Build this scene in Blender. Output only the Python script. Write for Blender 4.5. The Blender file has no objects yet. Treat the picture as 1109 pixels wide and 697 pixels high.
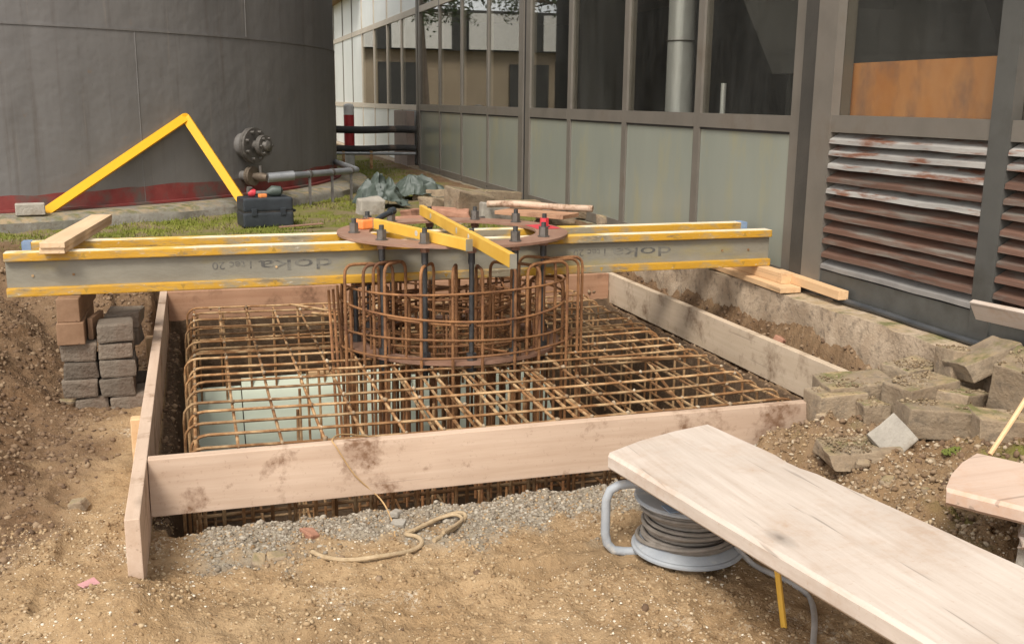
import bpy, bmesh, math, random
import numpy as np
from mathutils import Vector, Matrix, Euler

# ------------------------------------------------------------------ camera
IMG_W, IMG_H = 1109.0, 697.0
FOC = 1100.0                       # focal length in photograph pixels
PITCH, ROLL, AZI = math.radians(12.28), math.radians(0.6), math.radians(17.3)
CAM = np.array([0.0, 0.0, 1.40])
_rz = np.array([[math.cos(AZI), math.sin(AZI), 0], [-math.sin(AZI), math.cos(AZI), 0], [0, 0, 1]])
_r0 = np.array([1.0, 0, 0]); _u0 = np.array([0, math.sin(PITCH), math.cos(PITCH)])
CF = _rz @ np.array([0, math.cos(PITCH), -math.sin(PITCH)])
CR = _rz @ (_r0 * math.cos(ROLL) + _u0 * math.sin(ROLL))
CU = _rz @ (_u0 * math.cos(ROLL) - _r0 * math.sin(ROLL))
def ray(x, y): return CF + CR * (x - IMG_W / 2) / FOC - CU * (y - IMG_H / 2) / FOC
def onZ(x, y, z): v = ray(x, y); return Vector(CAM + v * (z - CAM[2]) / v[2])
def onX(x, y, a): v = ray(x, y); return Vector(CAM + v * a / v[0])
def onY(x, y, a): v = ray(x, y); return Vector(CAM + v * a / v[1])

S = bpy.context.scene
cd = bpy.data.cameras.new('camera'); cam = bpy.data.objects.new('camera', cd)
S.collection.objects.link(cam); S.camera = cam
cd.sensor_width = 36; cd.lens = 36 * FOC / IMG_W; cd.clip_start = 0.05; cd.clip_end = 1000
m = Matrix((CR, CU, -CF)).transposed().to_4x4(); m.translation = Vector(CAM); cam.matrix_world = m

# ------------------------------------------------------------------ world, sun, exposure
SUN_EL, SUN_AZ = math.radians(52), math.radians(215)     # azimuth from +Y towards +X
w = bpy.data.worlds.new('World'); S.world = w; w.use_nodes = True
nt = w.node_tree; bg = nt.nodes['Background']
sky = nt.nodes.new('ShaderNodeTexSky'); sky.sky_type = 'NISHITA'; sky.sun_disc = False
sky.sun_elevation = SUN_EL; sky.sun_rotation = SUN_AZ; sky.dust_density = 1.0; sky.air_density = 1.0
hs = nt.nodes.new('ShaderNodeHueSaturation'); hs.inputs['Saturation'].default_value = 0.06
nt.links.new(sky.outputs[0], hs.inputs['Color']); nt.links.new(hs.outputs[0], bg.inputs['Color'])
bg.inputs['Strength'].default_value = 0.125
sd = bpy.data.lights.new('sun', 'SUN'); sun = bpy.data.objects.new('sun', sd); S.collection.objects.link(sun)
sd.energy = 1.5; sd.angle = math.radians(18); sd.color = (1.0, 0.95, 0.87)
sdir = Vector((math.sin(SUN_AZ) * math.cos(SUN_EL), math.cos(SUN_AZ) * math.cos(SUN_EL), math.sin(SUN_EL)))
sun.rotation_euler = (-sdir).to_track_quat('-Z', 'Y').to_euler(); sun.location = (0, 0, 20)
S.view_settings.view_transform = 'Standard'; S.view_settings.look = 'None'
S.view_settings.exposure = 1.25; S.view_settings.gamma = 1.0; S.view_settings.use_curve_mapping = False

R = math.radians
rng = random.Random(7); nrg = np.random.default_rng(11)

# ------------------------------------------------------------------ numpy noise
_tab = np.random.default_rng(3).random((256, 256))
def vnoise(x, y):
    x = np.asarray(x, float); y = np.asarray(y, float)
    xi = np.floor(x).astype(int); yi = np.floor(y).astype(int); fx = x - xi; fy = y - yi
    fx = fx * fx * (3 - 2 * fx); fy = fy * fy * (3 - 2 * fy)
    a = _tab[xi % 256, yi % 256]; b = _tab[(xi + 1) % 256, yi % 256]; c = _tab[xi % 256, (yi + 1) % 256]; d = _tab[(xi + 1) % 256, (yi + 1) % 256]
    return (a * (1 - fx) + b * fx) * (1 - fy) + (c * (1 - fx) + d * fx) * fy - 0.5
def fbm(x, y, o=4):
    s = 0; a = 1.0
    for k in range(o):
        s = s + a * vnoise(np.asarray(x) * 2 ** k + 17.3 * k, np.asarray(y) * 2 ** k + 9.1 * k); a *= 0.5
    return s
def sm(t): t = np.clip(t, 0, 1); return t * t * (3 - 2 * t)

# ------------------------------------------------------------------ materials
def lin(c):
    return tuple(((v / 255) / 12.92 if v / 255 <= 0.04045 else ((v / 255 + 0.055) / 1.055) ** 2.4) for v in c)
def newmat(name):
    mt = bpy.data.materials.new(name); mt.use_nodes = True
    return mt, mt.node_tree, mt.node_tree.nodes['Principled BSDF']
def coords(nt, scale=(1, 1, 1), kind='Object'):
    tc = nt.nodes.new('ShaderNodeTexCoord'); mp = nt.nodes.new('ShaderNodeMapping')
    mp.inputs['Scale'].default_value = scale
    if kind == 'World':
        g = nt.nodes.new('ShaderNodeNewGeometry'); nt.links.new(g.outputs['Position'], mp.inputs['Vector'])
    else: nt.links.new(tc.outputs[kind], mp.inputs['Vector'])
    return mp.outputs['Vector']
def noise(nt, vec, scale, detail=5, rough=0.6):
    n = nt.nodes.new('ShaderNodeTexNoise'); n.inputs['Scale'].default_value = scale
    n.inputs['Detail'].default_value = detail; n.inputs['Roughness'].default_value = rough
    nt.links.new(vec, n.inputs['Vector']); return n.outputs['Fac']
def ramp(nt, fac, stops):
    r = nt.nodes.new('ShaderNodeValToRGB'); e = r.color_ramp.elements
    while len(e) < len(stops): e.new(0.5)
    for k, (p, c) in enumerate(stops):
        e[k].position = p; e[k].color = (*c, 1) if not isinstance(c, (int, float)) else (c, c, c, 1)
    nt.links.new(fac, r.inputs['Fac']); return r.outputs['Color']
def mix(nt, fac, a, b, mode='MIX'):
    x = nt.nodes.new('ShaderNodeMix'); x.data_type = 'RGBA'; x.blend_type = mode
    if isinstance(fac, (int, float)): x.inputs[0].default_value = fac
    else: nt.links.new(fac, x.inputs[0])
    for s, v in ((x.inputs[6], a), (x.inputs[7], b)):
        if isinstance(v, tuple): s.default_value = (*v, 1)
        else: nt.links.new(v, s)
    return x.outputs[2]
def bump(nt, bsdf, h, strength=0.3, dist=0.01):
    b = nt.nodes.new('ShaderNodeBump'); b.inputs['Strength'].default_value = strength; b.inputs['Distance'].default_value = dist
    nt.links.new(h, b.inputs['Height']); nt.links.new(b.outputs[0], bsdf.inputs['Normal'])
def vary(nt, col, amt=0.18):
    oi = nt.nodes.new('ShaderNodeObjectInfo'); h = nt.nodes.new('ShaderNodeHueSaturation')
    mr = nt.nodes.new('ShaderNodeMapRange'); mr.inputs['To Min'].default_value = 1 - amt; mr.inputs['To Max'].default_value = 1 + amt
    nt.links.new(oi.outputs['Random'], mr.inputs['Value']); nt.links.new(mr.outputs[0], h.inputs['Value'])
    nt.links.new(col, h.inputs['Color']); return h.outputs[0]

def simple(name, c1, c2, scale=8, rough=0.7, metal=0, bmp=0.15, bscale=60, var=0.0, stain=None, stain_at=(0.6, 0.75), stain_scale=3, stretch=(1, 1, 1), kind='Object', spec=0.4):
    mt, nt, b = newmat(name); v = coords(nt, stretch, kind)
    c = mix(nt, ramp(nt, noise(nt, v, scale), [(0.3, 0.0), (0.7, 1.0)]), c1, c2)
    if stain:
        f = ramp(nt, noise(nt, v, stain_scale, 6, 0.65), [(stain_at[0], 0.0), (stain_at[1], 1.0)]); c = mix(nt, f, c, stain)
    if var: c = vary(nt, c, var)
    nt.links.new(c, b.inputs['Base Color']); b.inputs['Roughness'].default_value = rough; b.inputs['Metallic'].default_value = metal
    b.inputs['Specular IOR Level'].default_value = spec
    if bmp: bump(nt, b, noise(nt, v, bscale, 4), bmp)
    return mt

def wood(name, c1, c2, axis=0, dirt=(0.12, 0.075, 0.045), dirt_at=(0.58, 0.74), grain=1.0, rough=0.75, var=0.08, dscale=4.5, damt=1.0):
    """sawn timber: stretched grain along one local axis plus mud stains with shapes of their own"""
    mt, nt, b = newmat(name); st = [14, 14, 14]; st[axis] = 0.7
    v = coords(nt, tuple(st)); v2 = coords(nt)
    g = noise(nt, v, 2.2 * grain, 6, 0.65)
    c = mix(nt, ramp(nt, g, [(0.28, 0.0), (0.72, 1.0)]), c1, c2)
    blot = ramp(nt, noise(nt, v2, 1.6, 3), [(0.35, 0.0), (0.75, 0.55)]); c = mix(nt, blot, c, tuple(x * 0.72 for x in c1))
    d1 = noise(nt, v2, dscale, 7, 0.7); dd = ramp(nt, d1, [(dirt_at[0], 0.0), (dirt_at[1], damt)])
    d2 = ramp(nt, noise(nt, v2, 40, 3), [(0.35, 0.35), (0.6, 1.0)])
    c = mix(nt, mix(nt, 1.0, dd, d2, 'MULTIPLY'), c, dirt)
    ks = [3.4, 3.4, 3.4]; ks[axis] = 1.5; kv = coords(nt, tuple(ks)); vo = nt.nodes.new('ShaderNodeTexVoronoi'); vo.inputs['Scale'].default_value = 1.0; nt.links.new(kv, vo.inputs['Vector'])
    kd = nt.nodes.new('ShaderNodeMath'); kd.operation = 'ADD'; nt.links.new(vo.outputs['Distance'], kd.inputs[0]); km = nt.nodes.new('ShaderNodeMath'); km.operation = 'MULTIPLY_ADD'; km.inputs[1].default_value = 0.05; km.inputs[2].default_value = -0.025; nt.links.new(noise(nt, v2, 30, 3), km.inputs[0]); nt.links.new(km.outputs[0], kd.inputs[1])
    c = mix(nt, ramp(nt, kd.outputs[0], [(0.045, 0.85), (0.065, 0.45), (0.12, 0.0)]), c, tuple(x * 0.36 for x in c1))
    cs = [46, 46, 46]; cs[axis] = 0.9; crk = noise(nt, coords(nt, tuple(cs)), 1.0, 3, 0.5)
    c = mix(nt, ramp(nt, crk, [(0.66, 0.0), (0.70, 0.55)]), c, tuple(x * 0.42 for x in c1))
    c = mix(nt, ramp(nt, noise(nt, v2, 70, 4, 0.7), [(0.60, 0.0), (0.72, 0.35)]), c, dirt)
    if var: c = vary(nt, c, var)
    nt.links.new(c, b.inputs['Base Color']); b.inputs['Roughness'].default_value = rough; b.inputs['Specular IOR Level'].default_value = 0.25
    bump(nt, b, g, 0.25, 0.004); return mt

M = {}
M['board'] = wood('formwork_timber', (0.455, 0.315, 0.22), (0.585, 0.435, 0.325), 0, (0.19, 0.105, 0.06), (0.545, 0.63), dscale=3.6)
M['board_y'] = wood('formwork_timber_long', (0.47, 0.335, 0.24), (0.58, 0.44, 0.335), 1, (0.20, 0.115, 0.065), (0.54, 0.66))
M['board_dirty'] = wood('muddy_formwork_timber', (0.47, 0.36, 0.25), (0.58, 0.46, 0.34), 1, (0.20, 0.13, 0.08), (0.50, 0.68), dscale=5.5)
M['board_red'] = wood('wet_formwork_timber', (0.36, 0.19, 0.11), (0.48, 0.28, 0.17), 0, (0.16, 0.08, 0.045), (0.5, 0.7))
M['plank'] = wood('pale_plank', (0.47, 0.385, 0.315), (0.60, 0.515, 0.44), 1, (0.36, 0.22, 0.13), (0.50, 0.72), 1.3, dscale=2.8, damt=0.65)
M['plank_x'] = wood('pale_plank_short', (0.52, 0.37, 0.28), (0.62, 0.47, 0.37), 0, (0.48, 0.27, 0.16), (0.5, 0.8), 0.7, dscale=2.5)
M['timber'] = wood('raw_timber', (0.60, 0.37, 0.19), (0.72, 0.49, 0.28), 0, (0.32, 0.17, 0.08), (0.62, 0.8))
M['timber_y'] = wood('raw_timber_long', (0.62, 0.42, 0.24), (0.76, 0.55, 0.36), 1, (0.32, 0.17, 0.08), (0.64, 0.8))
M['timber_red'] = wood('red_timber_offcut', (0.22, 0.125, 0.07), (0.31, 0.185, 0.11), 1, (0.15, 0.08, 0.04), (0.5, 0.75))
M['ply'] = simple('plywood_face', (0.56, 0.22, 0.065), (0.66, 0.32, 0.13), 5, 0.6, 0, 0.1, 40, stain=(0.30, 0.16, 0.10), stain_at=(0.46, 0.66), stain_scale=3.5)
M['flange'] = simple('yellow_beam_flange', (0.46, 0.235, 0.018), (0.56, 0.305, 0.03), 9, 0.6, 0, 0.2, 50, stain=(0.27, 0.225, 0.15), stain_at=(0.49, 0.62), stain_scale=6, stretch=(0.6, 1.5, 1.5), var=0.06)
_nt = M['flange'].node_tree; _b = _nt.nodes['Principled BSDF']; _src = _b.inputs['Base Color'].links[0].from_socket; _v = coords(_nt, (1.2, 6, 6), 'World')
_c = mix(_nt, ramp(_nt, noise(_nt, _v, 5, 7, 0.75), [(0.56, 0.0), (0.64, 0.75)]), _src, (0.16, 0.12, 0.07)); _c = mix(_nt, ramp(_nt, noise(_nt, coords(_nt, (2.5, 9, 9), 'World'), 9, 5, 0.7), [(0.62, 0.0), (0.67, 0.8)]), _c, (0.48, 0.43, 0.34)); _nt.links.new(_c, _b.inputs['Base Color'])
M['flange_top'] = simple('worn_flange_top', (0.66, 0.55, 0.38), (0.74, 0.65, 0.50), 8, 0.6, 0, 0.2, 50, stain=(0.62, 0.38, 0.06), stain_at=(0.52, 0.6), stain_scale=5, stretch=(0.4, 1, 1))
M['web'] = simple('grey_beam_web', (0.185, 0.165, 0.125), (0.245, 0.225, 0.175), 7, 0.6, 0, 0.15, 60, stain=(0.27, 0.215, 0.09), stain_at=(0.50, 0.72), stain_scale=4, stretch=(0.6, 1, 1.4))
M['print'] = simple('faded_print', (0.075, 0.07, 0.065), (0.13, 0.12, 0.10), 14, 0.7, 0, 0, kind='World', stain=(0.19, 0.175, 0.14), stain_at=(0.46, 0.60), stain_scale=14)
M['mark'] = simple('flange_print', (0.30, 0.17, 0.03), (0.42, 0.25, 0.03), 14, 0.7, 0, 0)
M['cap'] = simple('blue_end_cap', (0.12, 0.19, 0.33), (0.30, 0.36, 0.42), 12, 0.5, stain=(0.5, 0.47, 0.42))
M['capw'] = simple('grey_end_cap', (0.40, 0.38, 0.33), (0.55, 0.52, 0.45), 12, 0.5)
M['rust'] = simple('rusted_rebar', (0.18, 0.082, 0.03), (0.33, 0.168, 0.066), 14, 0.8, 0.0, 0.5, 160, 0.3, stain=(0.44, 0.285, 0.145), stain_at=(0.46, 0.60), stain_scale=7, kind='World')
M['rust_cage'] = simple('orange_rusted_rebar', (0.17, 0.075, 0.03), (0.33, 0.155, 0.06), 14, 0.8, 0.0, 0.5, 160, 0.3, stain=(0.15, 0.065, 0.03), stain_at=(0.5, 0.65), stain_scale=9, kind='World')
M['plate'] = simple('rusted_plate', (0.26, 0.135, 0.085), (0.36, 0.22, 0.155), 6, 0.6, 0.2, 0.2, 80, stain=(0.17, 0.085, 0.05), stain_at=(0.5, 0.7))
M['anchor'] = simple('black_anchor_steel', (0.06, 0.06, 0.06), (0.11, 0.105, 0.10), 20, 0.5, 0.6, 0.3, 200)
M['nut'] = simple('grey_nut', (0.11, 0.10, 0.088), (0.19, 0.17, 0.15), 30, 0.55, 0.6, 0.2, 200)
M['redpaint'] = simple('red_paint', (0.50, 0.03, 0.045), (0.60, 0.06, 0.07), 20, 0.5)
M['level'] = simple('yellow_level', (0.64, 0.35, 0.04), (0.72, 0.43, 0.07), 6, 0.45, 0, 0.05, 60, stain=(0.5, 0.32, 0.1), stain_at=(0.66, 0.8))
M['yframe'] = simple('yellow_paint', (0.70, 0.34, 0.003), (0.75, 0.375, 0.005), 4, 0.4, 0, 0.03)
M['orange'] = simple('orange_plastic', (0.75, 0.21, 0.05), (0.82, 0.30, 0.10), 10, 0.45)
M['black'] = simple('black_plastic', (0.018, 0.021, 0.025), (0.035, 0.04, 0.045), 10, 0.45)
M['rubber'] = simple('black_rubber', (0.02, 0.019, 0.018), (0.045, 0.04, 0.036), 10, 0.7, stain=(0.16, 0.11, 0.08), stain_at=(0.62, 0.75))
M['galv'] = simple('galvanised_pipe', (0.20, 0.205, 0.21), (0.30, 0.30, 0.30), 8, 0.45, 0.5, stain=(0.16, 0.11, 0.08), stain_at=(0.62, 0.8))
M['brass'] = simple('dirty_valve', (0.12, 0.09, 0.065), (0.19, 0.15, 0.11), 20, 0.55, 0.5)
M['reel'] = simple('grey_reel', (0.26, 0.275, 0.295), (0.36, 0.37, 0.375), 7, 0.5, stain=(0.5, 0.46, 0.4), stain_at=(0.56, 0.66), stain_scale=9)
M['cable'] = simple('dusty_cable', (0.16, 0.135, 0.11), (0.25, 0.215, 0.18), 25, 0.7)
M['cable2'] = simple('grey_cable', (0.28, 0.26, 0.24), (0.38, 0.35, 0.32), 25, 0.6)
M['rope'] = simple('muddy_rope', (0.32, 0.225, 0.125), (0.45, 0.335, 0.205), 40, 0.85, bmp=0.4, bscale=250)
M['wire'] = simple('rusty_wire', (0.40, 0.24, 0.10), (0.5, 0.32, 0.15), 20, 0.7)
M['conc'] = simple('grey_concrete', (0.26, 0.23, 0.19), (0.36, 0.32, 0.265), 9, 0.9, 0, 0.6, 70, 0.14, stain=(0.17, 0.13, 0.09), stain_at=(0.52, 0.7), stain_scale=5)
M['block'] = simple('pier_block', (0.135, 0.105, 0.078), (0.205, 0.165, 0.125), 9, 0.92, 0, 0.9, 60, 0.28, stain=(0.12, 0.08, 0.055), stain_at=(0.5, 0.7), stain_scale=6)
M['tarp'] = simple('grey_green_tarp', (0.045, 0.058, 0.047), (0.085, 0.10, 0.082), 5, 0.5, 0, 0.1, 30, spec=0.4)
M['clay'] = simple('clay_fragment', (0.28, 0.13, 0.08), (0.38, 0.20, 0.13), 12, 0.9, 0, 0.4, 60, 0.15)
M['frame'] = simple('bronze_frame', (0.155, 0.136, 0.112), (0.205, 0.180, 0.150), 3, 0.45, 0.25, 0.05, 60, stain=(0.15, 0.12, 0.09), stain_at=(0.55, 0.75), stain_scale=3, kind='World')
M['frame_pale'] = simple('pale_frame', (0.50, 0.43, 0.345), (0.56, 0.49, 0.40), 3, 0.5, 0.0, 0.05, 60, kind='World')
M['frame_dark'] = simple('dark_frame', (0.075, 0.073, 0.066), (0.11, 0.106, 0.094), 3, 0.5, 0.2, 0.05, 60, stain=(0.06, 0.055, 0.045), stain_at=(0.5, 0.7), stain_scale=2.5, kind='World')
M['recess_shade'] = simple('painted_recess_shade', (0.035, 0.032, 0.027), (0.06, 0.053, 0.044), 3, 0.6, kind='World')
M['cabinet'] = simple('grey_cabinet', (0.06, 0.058, 0.055), (0.085, 0.08, 0.074), 3, 0.5)
M['gap'] = simple('black_joint', (0.02, 0.019, 0.017), (0.035, 0.032, 0.03), 3, 0.7)
M['panel'] = simple('grey_green_panel', (0.215, 0.225, 0.185), (0.255, 0.262, 0.215), 1.2, 0.3, 0, 0.0, 60, 0.07, stain=(0.29, 0.265, 0.165), stain_at=(0.52, 0.74), stain_scale=2.6, kind='World', stretch=(1, 1.6, 0.5))
M['panel_pale'] = simple('white_panel', (0.63, 0.65, 0.62), (0.72, 0.73, 0.70), 1.2, 0.35, 0, 0.0, 60, 0.03, kind='World')
M['slat_w'] = simple('white_louvre', (0.22, 0.205, 0.185), (0.36, 0.335, 0.30), 6, 0.5, 0, 0.1, 60, 0.18, stain=(0.17, 0.075, 0.045), stain_at=(0.50, 0.62), stain_scale=7, stretch=(2, 0.6, 4))
M['slat_r'] = simple('red_brown_louvre', (0.105, 0.055, 0.038), (0.16, 0.09, 0.063), 6, 0.5, 0, 0.1, 60, 0.22, stain=(0.17, 0.15, 0.125), stain_at=(0.48, 0.66), stain_scale=5, stretch=(2, 0.5, 5))
M['slat_g'] = simple('grey_louvre', (0.14, 0.13, 0.12), (0.22, 0.20, 0.18), 6, 0.55, 0, 0.1, 60, 0.1)
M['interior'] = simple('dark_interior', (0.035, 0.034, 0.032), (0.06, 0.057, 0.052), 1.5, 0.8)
M['steel'] = simple('bright_steel_duct', (0.70, 0.69, 0.67), (0.86, 0.85, 0.83), 5, 0.3, 0.35, 0.05, stretch=(1, 1, 0.1))
M['redband'] = simple('red_primer', (0.17, 0.028, 0.024), (0.24, 0.05, 0.042), 7, 0.7, stain=(0.11, 0.085, 0.07), stain_at=(0.47, 0.62), stain_scale=2.8, kind='World')
M['white'] = simple('white_paint', (0.66, 0.64, 0.60), (0.74, 0.72, 0.68), 6, 0.5, stain=(0.4, 0.35, 0.3), stain_at=(0.62, 0.8))
M['bollred'] = simple('red_bollard_paint', (0.42, 0.03, 0.035), (0.50, 0.05, 0.05), 6, 0.5)
M['insul'] = simple('pale_green_insulation', (0.55, 0.60, 0.47), (0.62, 0.665, 0.54), 3, 0.7, 0, 0.05, 60, 0.04, stain=(0.40, 0.42, 0.35), stain_at=(0.62, 0.8))
M['brown_sheet'] = simple('brown_sheet', (0.20, 0.15, 0.12), (0.28, 0.21, 0.17), 4, 0.7, stain=(0.14, 0.1, 0.08))
M['hose'] = simple('black_base_pipe', (0.03, 0.032, 0.035), (0.07, 0.07, 0.07), 5, 0.4, stain=(0.3, 0.27, 0.24), stain_at=(0.66, 0.72))
M['leaf'] = simple('tree_leaf', (0.030, 0.05, 0.02), (0.07, 0.10, 0.035), 3, 0.7, 0, 0, var=0.2, kind='World')
M['bark'] = simple('tree_bark', (0.10, 0.075, 0.055), (0.17, 0.13, 0.10), 12, 0.9, 0, 0.6)
M['hallwall'] = simple('sandy_wall', (0.30, 0.23, 0.16), (0.38, 0.30, 0.21), 1, 0.9)
M['roofmat'] = simple('brown_fascia', (0.23, 0.14, 0.08), (0.30, 0.19, 0.12), 4, 0.7)
M['pink'] = simple('pink_scrap', (0.45, 0.22, 0.22), (0.5, 0.27, 0.26), 10, 0.8)
M['blade'] = simple('grass_blade', (0.10, 0.125, 0.012), (0.19, 0.19, 0.025), 1.5, 0.8, 0, 0, kind='World', stain=(0.22, 0.17, 0.07), stain_at=(0.55, 0.75), stain_scale=3)
M['moss'] = simple('moss', (0.10, 0.12, 0.02), (0.17, 0.17, 0.035), 8, 0.95, 0, 0.5, 120, kind='World')

def mossy(name, c1, c2, bvar=0.12):
    mt, nt, b = newmat(name); v = coords(nt, (1, 1, 1), 'World')
    c = mix(nt, ramp(nt, noise(nt, v, 9), [(0.3, 0.0), (0.7, 1.0)]), c1, c2)
    c = mix(nt, ramp(nt, noise(nt, v, 24, 6, 0.7), [(0.5, 0.0), (0.68, 0.8)]), c, (0.15, 0.115, 0.08))
    g = nt.nodes.new('ShaderNodeNewGeometry'); sp = nt.nodes.new('ShaderNodeSeparateXYZ'); nt.links.new(g.outputs['Normal'], sp.inputs[0])
    up = nt.nodes.new('ShaderNodeMapRange'); up.inputs['From Min'].default_value = 0.55; up.inputs['From Max'].default_value = 0.9
    nt.links.new(sp.outputs['Z'], up.inputs['Value'])
    n = ramp(nt, noise(nt, v, 7, 6, 0.7), [(0.42, 0.0), (0.60, 0.9)])
    f = mix(nt, 1.0, n, up.outputs[0], 'MULTIPLY')
    c = mix(nt, f, c, mix(nt, ramp(nt, noise(nt, v, 11), [(0.42, 0.0), (0.56, 1.0)]), (0.12, 0.115, 0.03), (0.33, 0.235, 0.125)))
    c = vary(nt, c, bvar); nt.links.new(c, b.inputs['Base Color']); b.inputs['Roughness'].default_value = 0.92
    bump(nt, b, noise(nt, v, 70, 5), 0.6, 0.01); return mt
M['rubble'] = mossy('mossy_concrete', (0.205, 0.143, 0.088), (0.31, 0.235, 0.155))
M['kerb'] = mossy('mossy_pad', (0.16, 0.145, 0.115), (0.27, 0.245, 0.20))

# tank paint: dark warm grey with faint vertical streaks and rust specks
mt, nt, b = newmat('tank_paint'); v = coords(nt, (2.2, 2.2, 0.12), 'World'); v2 = coords(nt, (1, 1, 1), 'World')
c = mix(nt, ramp(nt, noise(nt, v, 1.5, 5), [(0.3, 0.0), (0.7, 1.0)]), (0.128, 0.118, 0.109), (0.165, 0.153, 0.142))
c = mix(nt, ramp(nt, noise(nt, v2, 0.9, 6, 0.7), [(0.4, 0.0), (0.8, 0.6)]), c, (0.19, 0.175, 0.158))
c = mix(nt, ramp(nt, noise(nt, v2, 9, 6, 0.75), [(0.64, 0.0), (0.72, 0.5)]), c, (0.20, 0.12, 0.06))
v3 = coords(nt, (5, 5, 0.22), 'World'); c = mix(nt, ramp(nt, noise(nt, v3, 1.6, 6, 0.7), [(0.55, 0.0), (0.72, 0.55)]), c, (0.085, 0.066, 0.052))
c = mix(nt, ramp(nt, noise(nt, v3, 3.1, 6, 0.7), [(0.62, 0.0), (0.70, 0.35)]), c, (0.24, 0.20, 0.165))
c = mix(nt, ramp(nt, noise(nt, v2, 45, 4, 0.7), [(0.66, 0.0), (0.74, 0.5)]), c, (0.07, 0.055, 0.045))
nt.links.new(c, b.inputs['Base Color']); b.inputs['Roughness'].default_value = 0.55
bump(nt, b, noise(nt, v2, 1.4, 4), 0.35, 0.08); M['tank'] = mt

# architectural glass: see-through with a Fresnel mirror
mt, nt, b = newmat('window_glass'); nt.nodes.remove(b)
tr = nt.nodes.new('ShaderNodeBsdfTransparent'); tr.inputs[0].default_value = (0.88, 0.88, 0.85, 1)
gl = nt.nodes.new('ShaderNodeBsdfGlossy'); gl.inputs['Roughness'].default_value = 0.015; gl.inputs[0].default_value = (0.9, 0.9, 0.88, 1)
fr = nt.nodes.new('ShaderNodeFresnel'); gg = nt.nodes.new('ShaderNodeNewGeometry'); mr = nt.nodes.new('ShaderNodeMapRange')
mr.inputs['To Min'].default_value = 1.5; mr.inputs['To Max'].default_value = 1 / 1.5      # the same film of glass from either side
nt.links.new(gg.outputs['Backfacing'], mr.inputs['Value']); nt.links.new(mr.outputs[0], fr.inputs[0]); ms = nt.nodes.new('ShaderNodeMixShader')
nt.links.new(fr.outputs[0], ms.inputs[0]); nt.links.new(tr.outputs[0], ms.inputs[1]); nt.links.new(gl.outputs[0], ms.inputs[2])
df = nt.nodes.new('ShaderNodeBsdfDiffuse'); df.inputs[0].default_value = (0.40, 0.40, 0.38, 1); m2 = nt.nodes.new('ShaderNodeMixShader')
dv = coords(nt, (1, 1, 0.35), 'World'); nt.links.new(ramp(nt, noise(nt, dv, 5, 6, 0.7), [(0.35, 0.004), (0.75, 0.035)]), m2.inputs[0])
nt.links.new(ms.outputs[0], m2.inputs[1]); nt.links.new(df.outputs[0], m2.inputs[2]); nt.links.new(m2.outputs[0], nt.nodes['Material Output'].inputs[0]); M['glass'] = mt

# ground: zones come from attributes that follow the lie of the land
mt, nt, b = newmat('soil'); v = coords(nt, (1, 1, 1), 'World')
def attr(nm):
    a = nt.nodes.new('ShaderNodeAttribute'); a.attribute_name = nm; return a.outputs['Fac']
n1 = noise(nt, v, 3, 7, 0.65); n2 = noise(nt, v, 28, 6, 0.7); n3 = noise(nt, v, 90, 3, 0.6)
sand = mix(nt, ramp(nt, n1, [(0.3, 0.0), (0.7, 1.0)]), (0.285, 0.18, 0.09), (0.38, 0.26, 0.145))
sand = mix(nt, ramp(nt, n2, [(0.5, 0.0), (0.72, 0.7)]), sand, (0.17, 0.105, 0.055))
sand = mix(nt, ramp(nt, n3, [(0.66, 0.0), (0.74, 0.8)]), sand, (0.62, 0.55, 0.43))
damp = ramp(nt, noise(nt, v, 1.15, 5, 0.65), [(0.50, 0.0), (0.64, 0.55)]); sand = mix(nt, damp, sand, (0.175, 0.115, 0.062))
lime = mix(nt, 1.0, ramp(nt, noise(nt, v, 2.1, 4, 0.6), [(0.60, 0.0), (0.68, 1.0)]), ramp(nt, noise(nt, v, 60, 4, 0.7), [(0.50, 0.0), (0.60, 0.75)]), 'MULTIPLY')
sand = mix(nt, lime, sand, (0.62, 0.55, 0.44))
brown = mix(nt, ramp(nt, n2, [(0.3, 0.0), (0.72, 1.0)]), (0.078, 0.044, 0.022), (0.19, 0.112, 0.06))
brown = mix(nt, ramp(nt, n1, [(0.4, 0.0), (0.75, 0.8)]), brown, (0.235, 0.155, 0.092))
brown = mix(nt, ramp(nt, n3, [(0.64, 0.0), (0.74, 0.6)]), brown, (0.42, 0.34, 0.25))
grav = mix(nt, ramp(nt, n2, [(0.3, 0.0), (0.7, 1.0)]), (0.20, 0.16, 0.115), (0.31, 0.26, 0.19))
gras = mix(nt, ramp(nt, n2, [(0.3, 0.0), (0.7, 1.0)]), (0.085, 0.10, 0.012), (0.19, 0.185, 0.035))
gras = mix(nt, ramp(nt, n1, [(0.42, 0.0), (0.58, 1.0)]), gras, (0.19, 0.145, 0.08))
darker = mix(nt, ramp(nt, n2, [(0.3, 0.0), (0.7, 1.0)]), (0.055, 0.034, 0.020), (0.12, 0.078, 0.047))  # deeper brown soil colour, used only inside the pit outline
c = mix(nt, attr('brown'), sand, brown); c = mix(nt, attr('darker'), c, darker); c = mix(nt, attr('gravel'), c, grav); c = mix(nt, attr('grass'), c, gras)
nt.links.new(c, b.inputs['Base Color']); b.inputs['Roughness'].default_value = 0.95; b.inputs['Specular IOR Level'].default_value = 0.15
hh = nt.nodes.new('ShaderNodeMath'); nt.links.new(n2, hh.inputs[0]); nt.links.new(n3, hh.inputs[1]); bump(nt, b, hh.outputs[0], 0.7, 0.012); M['soil'] = mt
def pebmat(name, a, bb, cc):
    mt, nt, b = newmat(name); at = nt.nodes.new('ShaderNodeAttribute'); at.attribute_name = 'tone'
    c = ramp(nt, at.outputs['Fac'], [(0.0, a), (0.5, bb), (1.0, cc)]); nt.links.new(c, b.inputs['Base Color']); b.inputs['Roughness'].default_value = 0.9
    return mt
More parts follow.
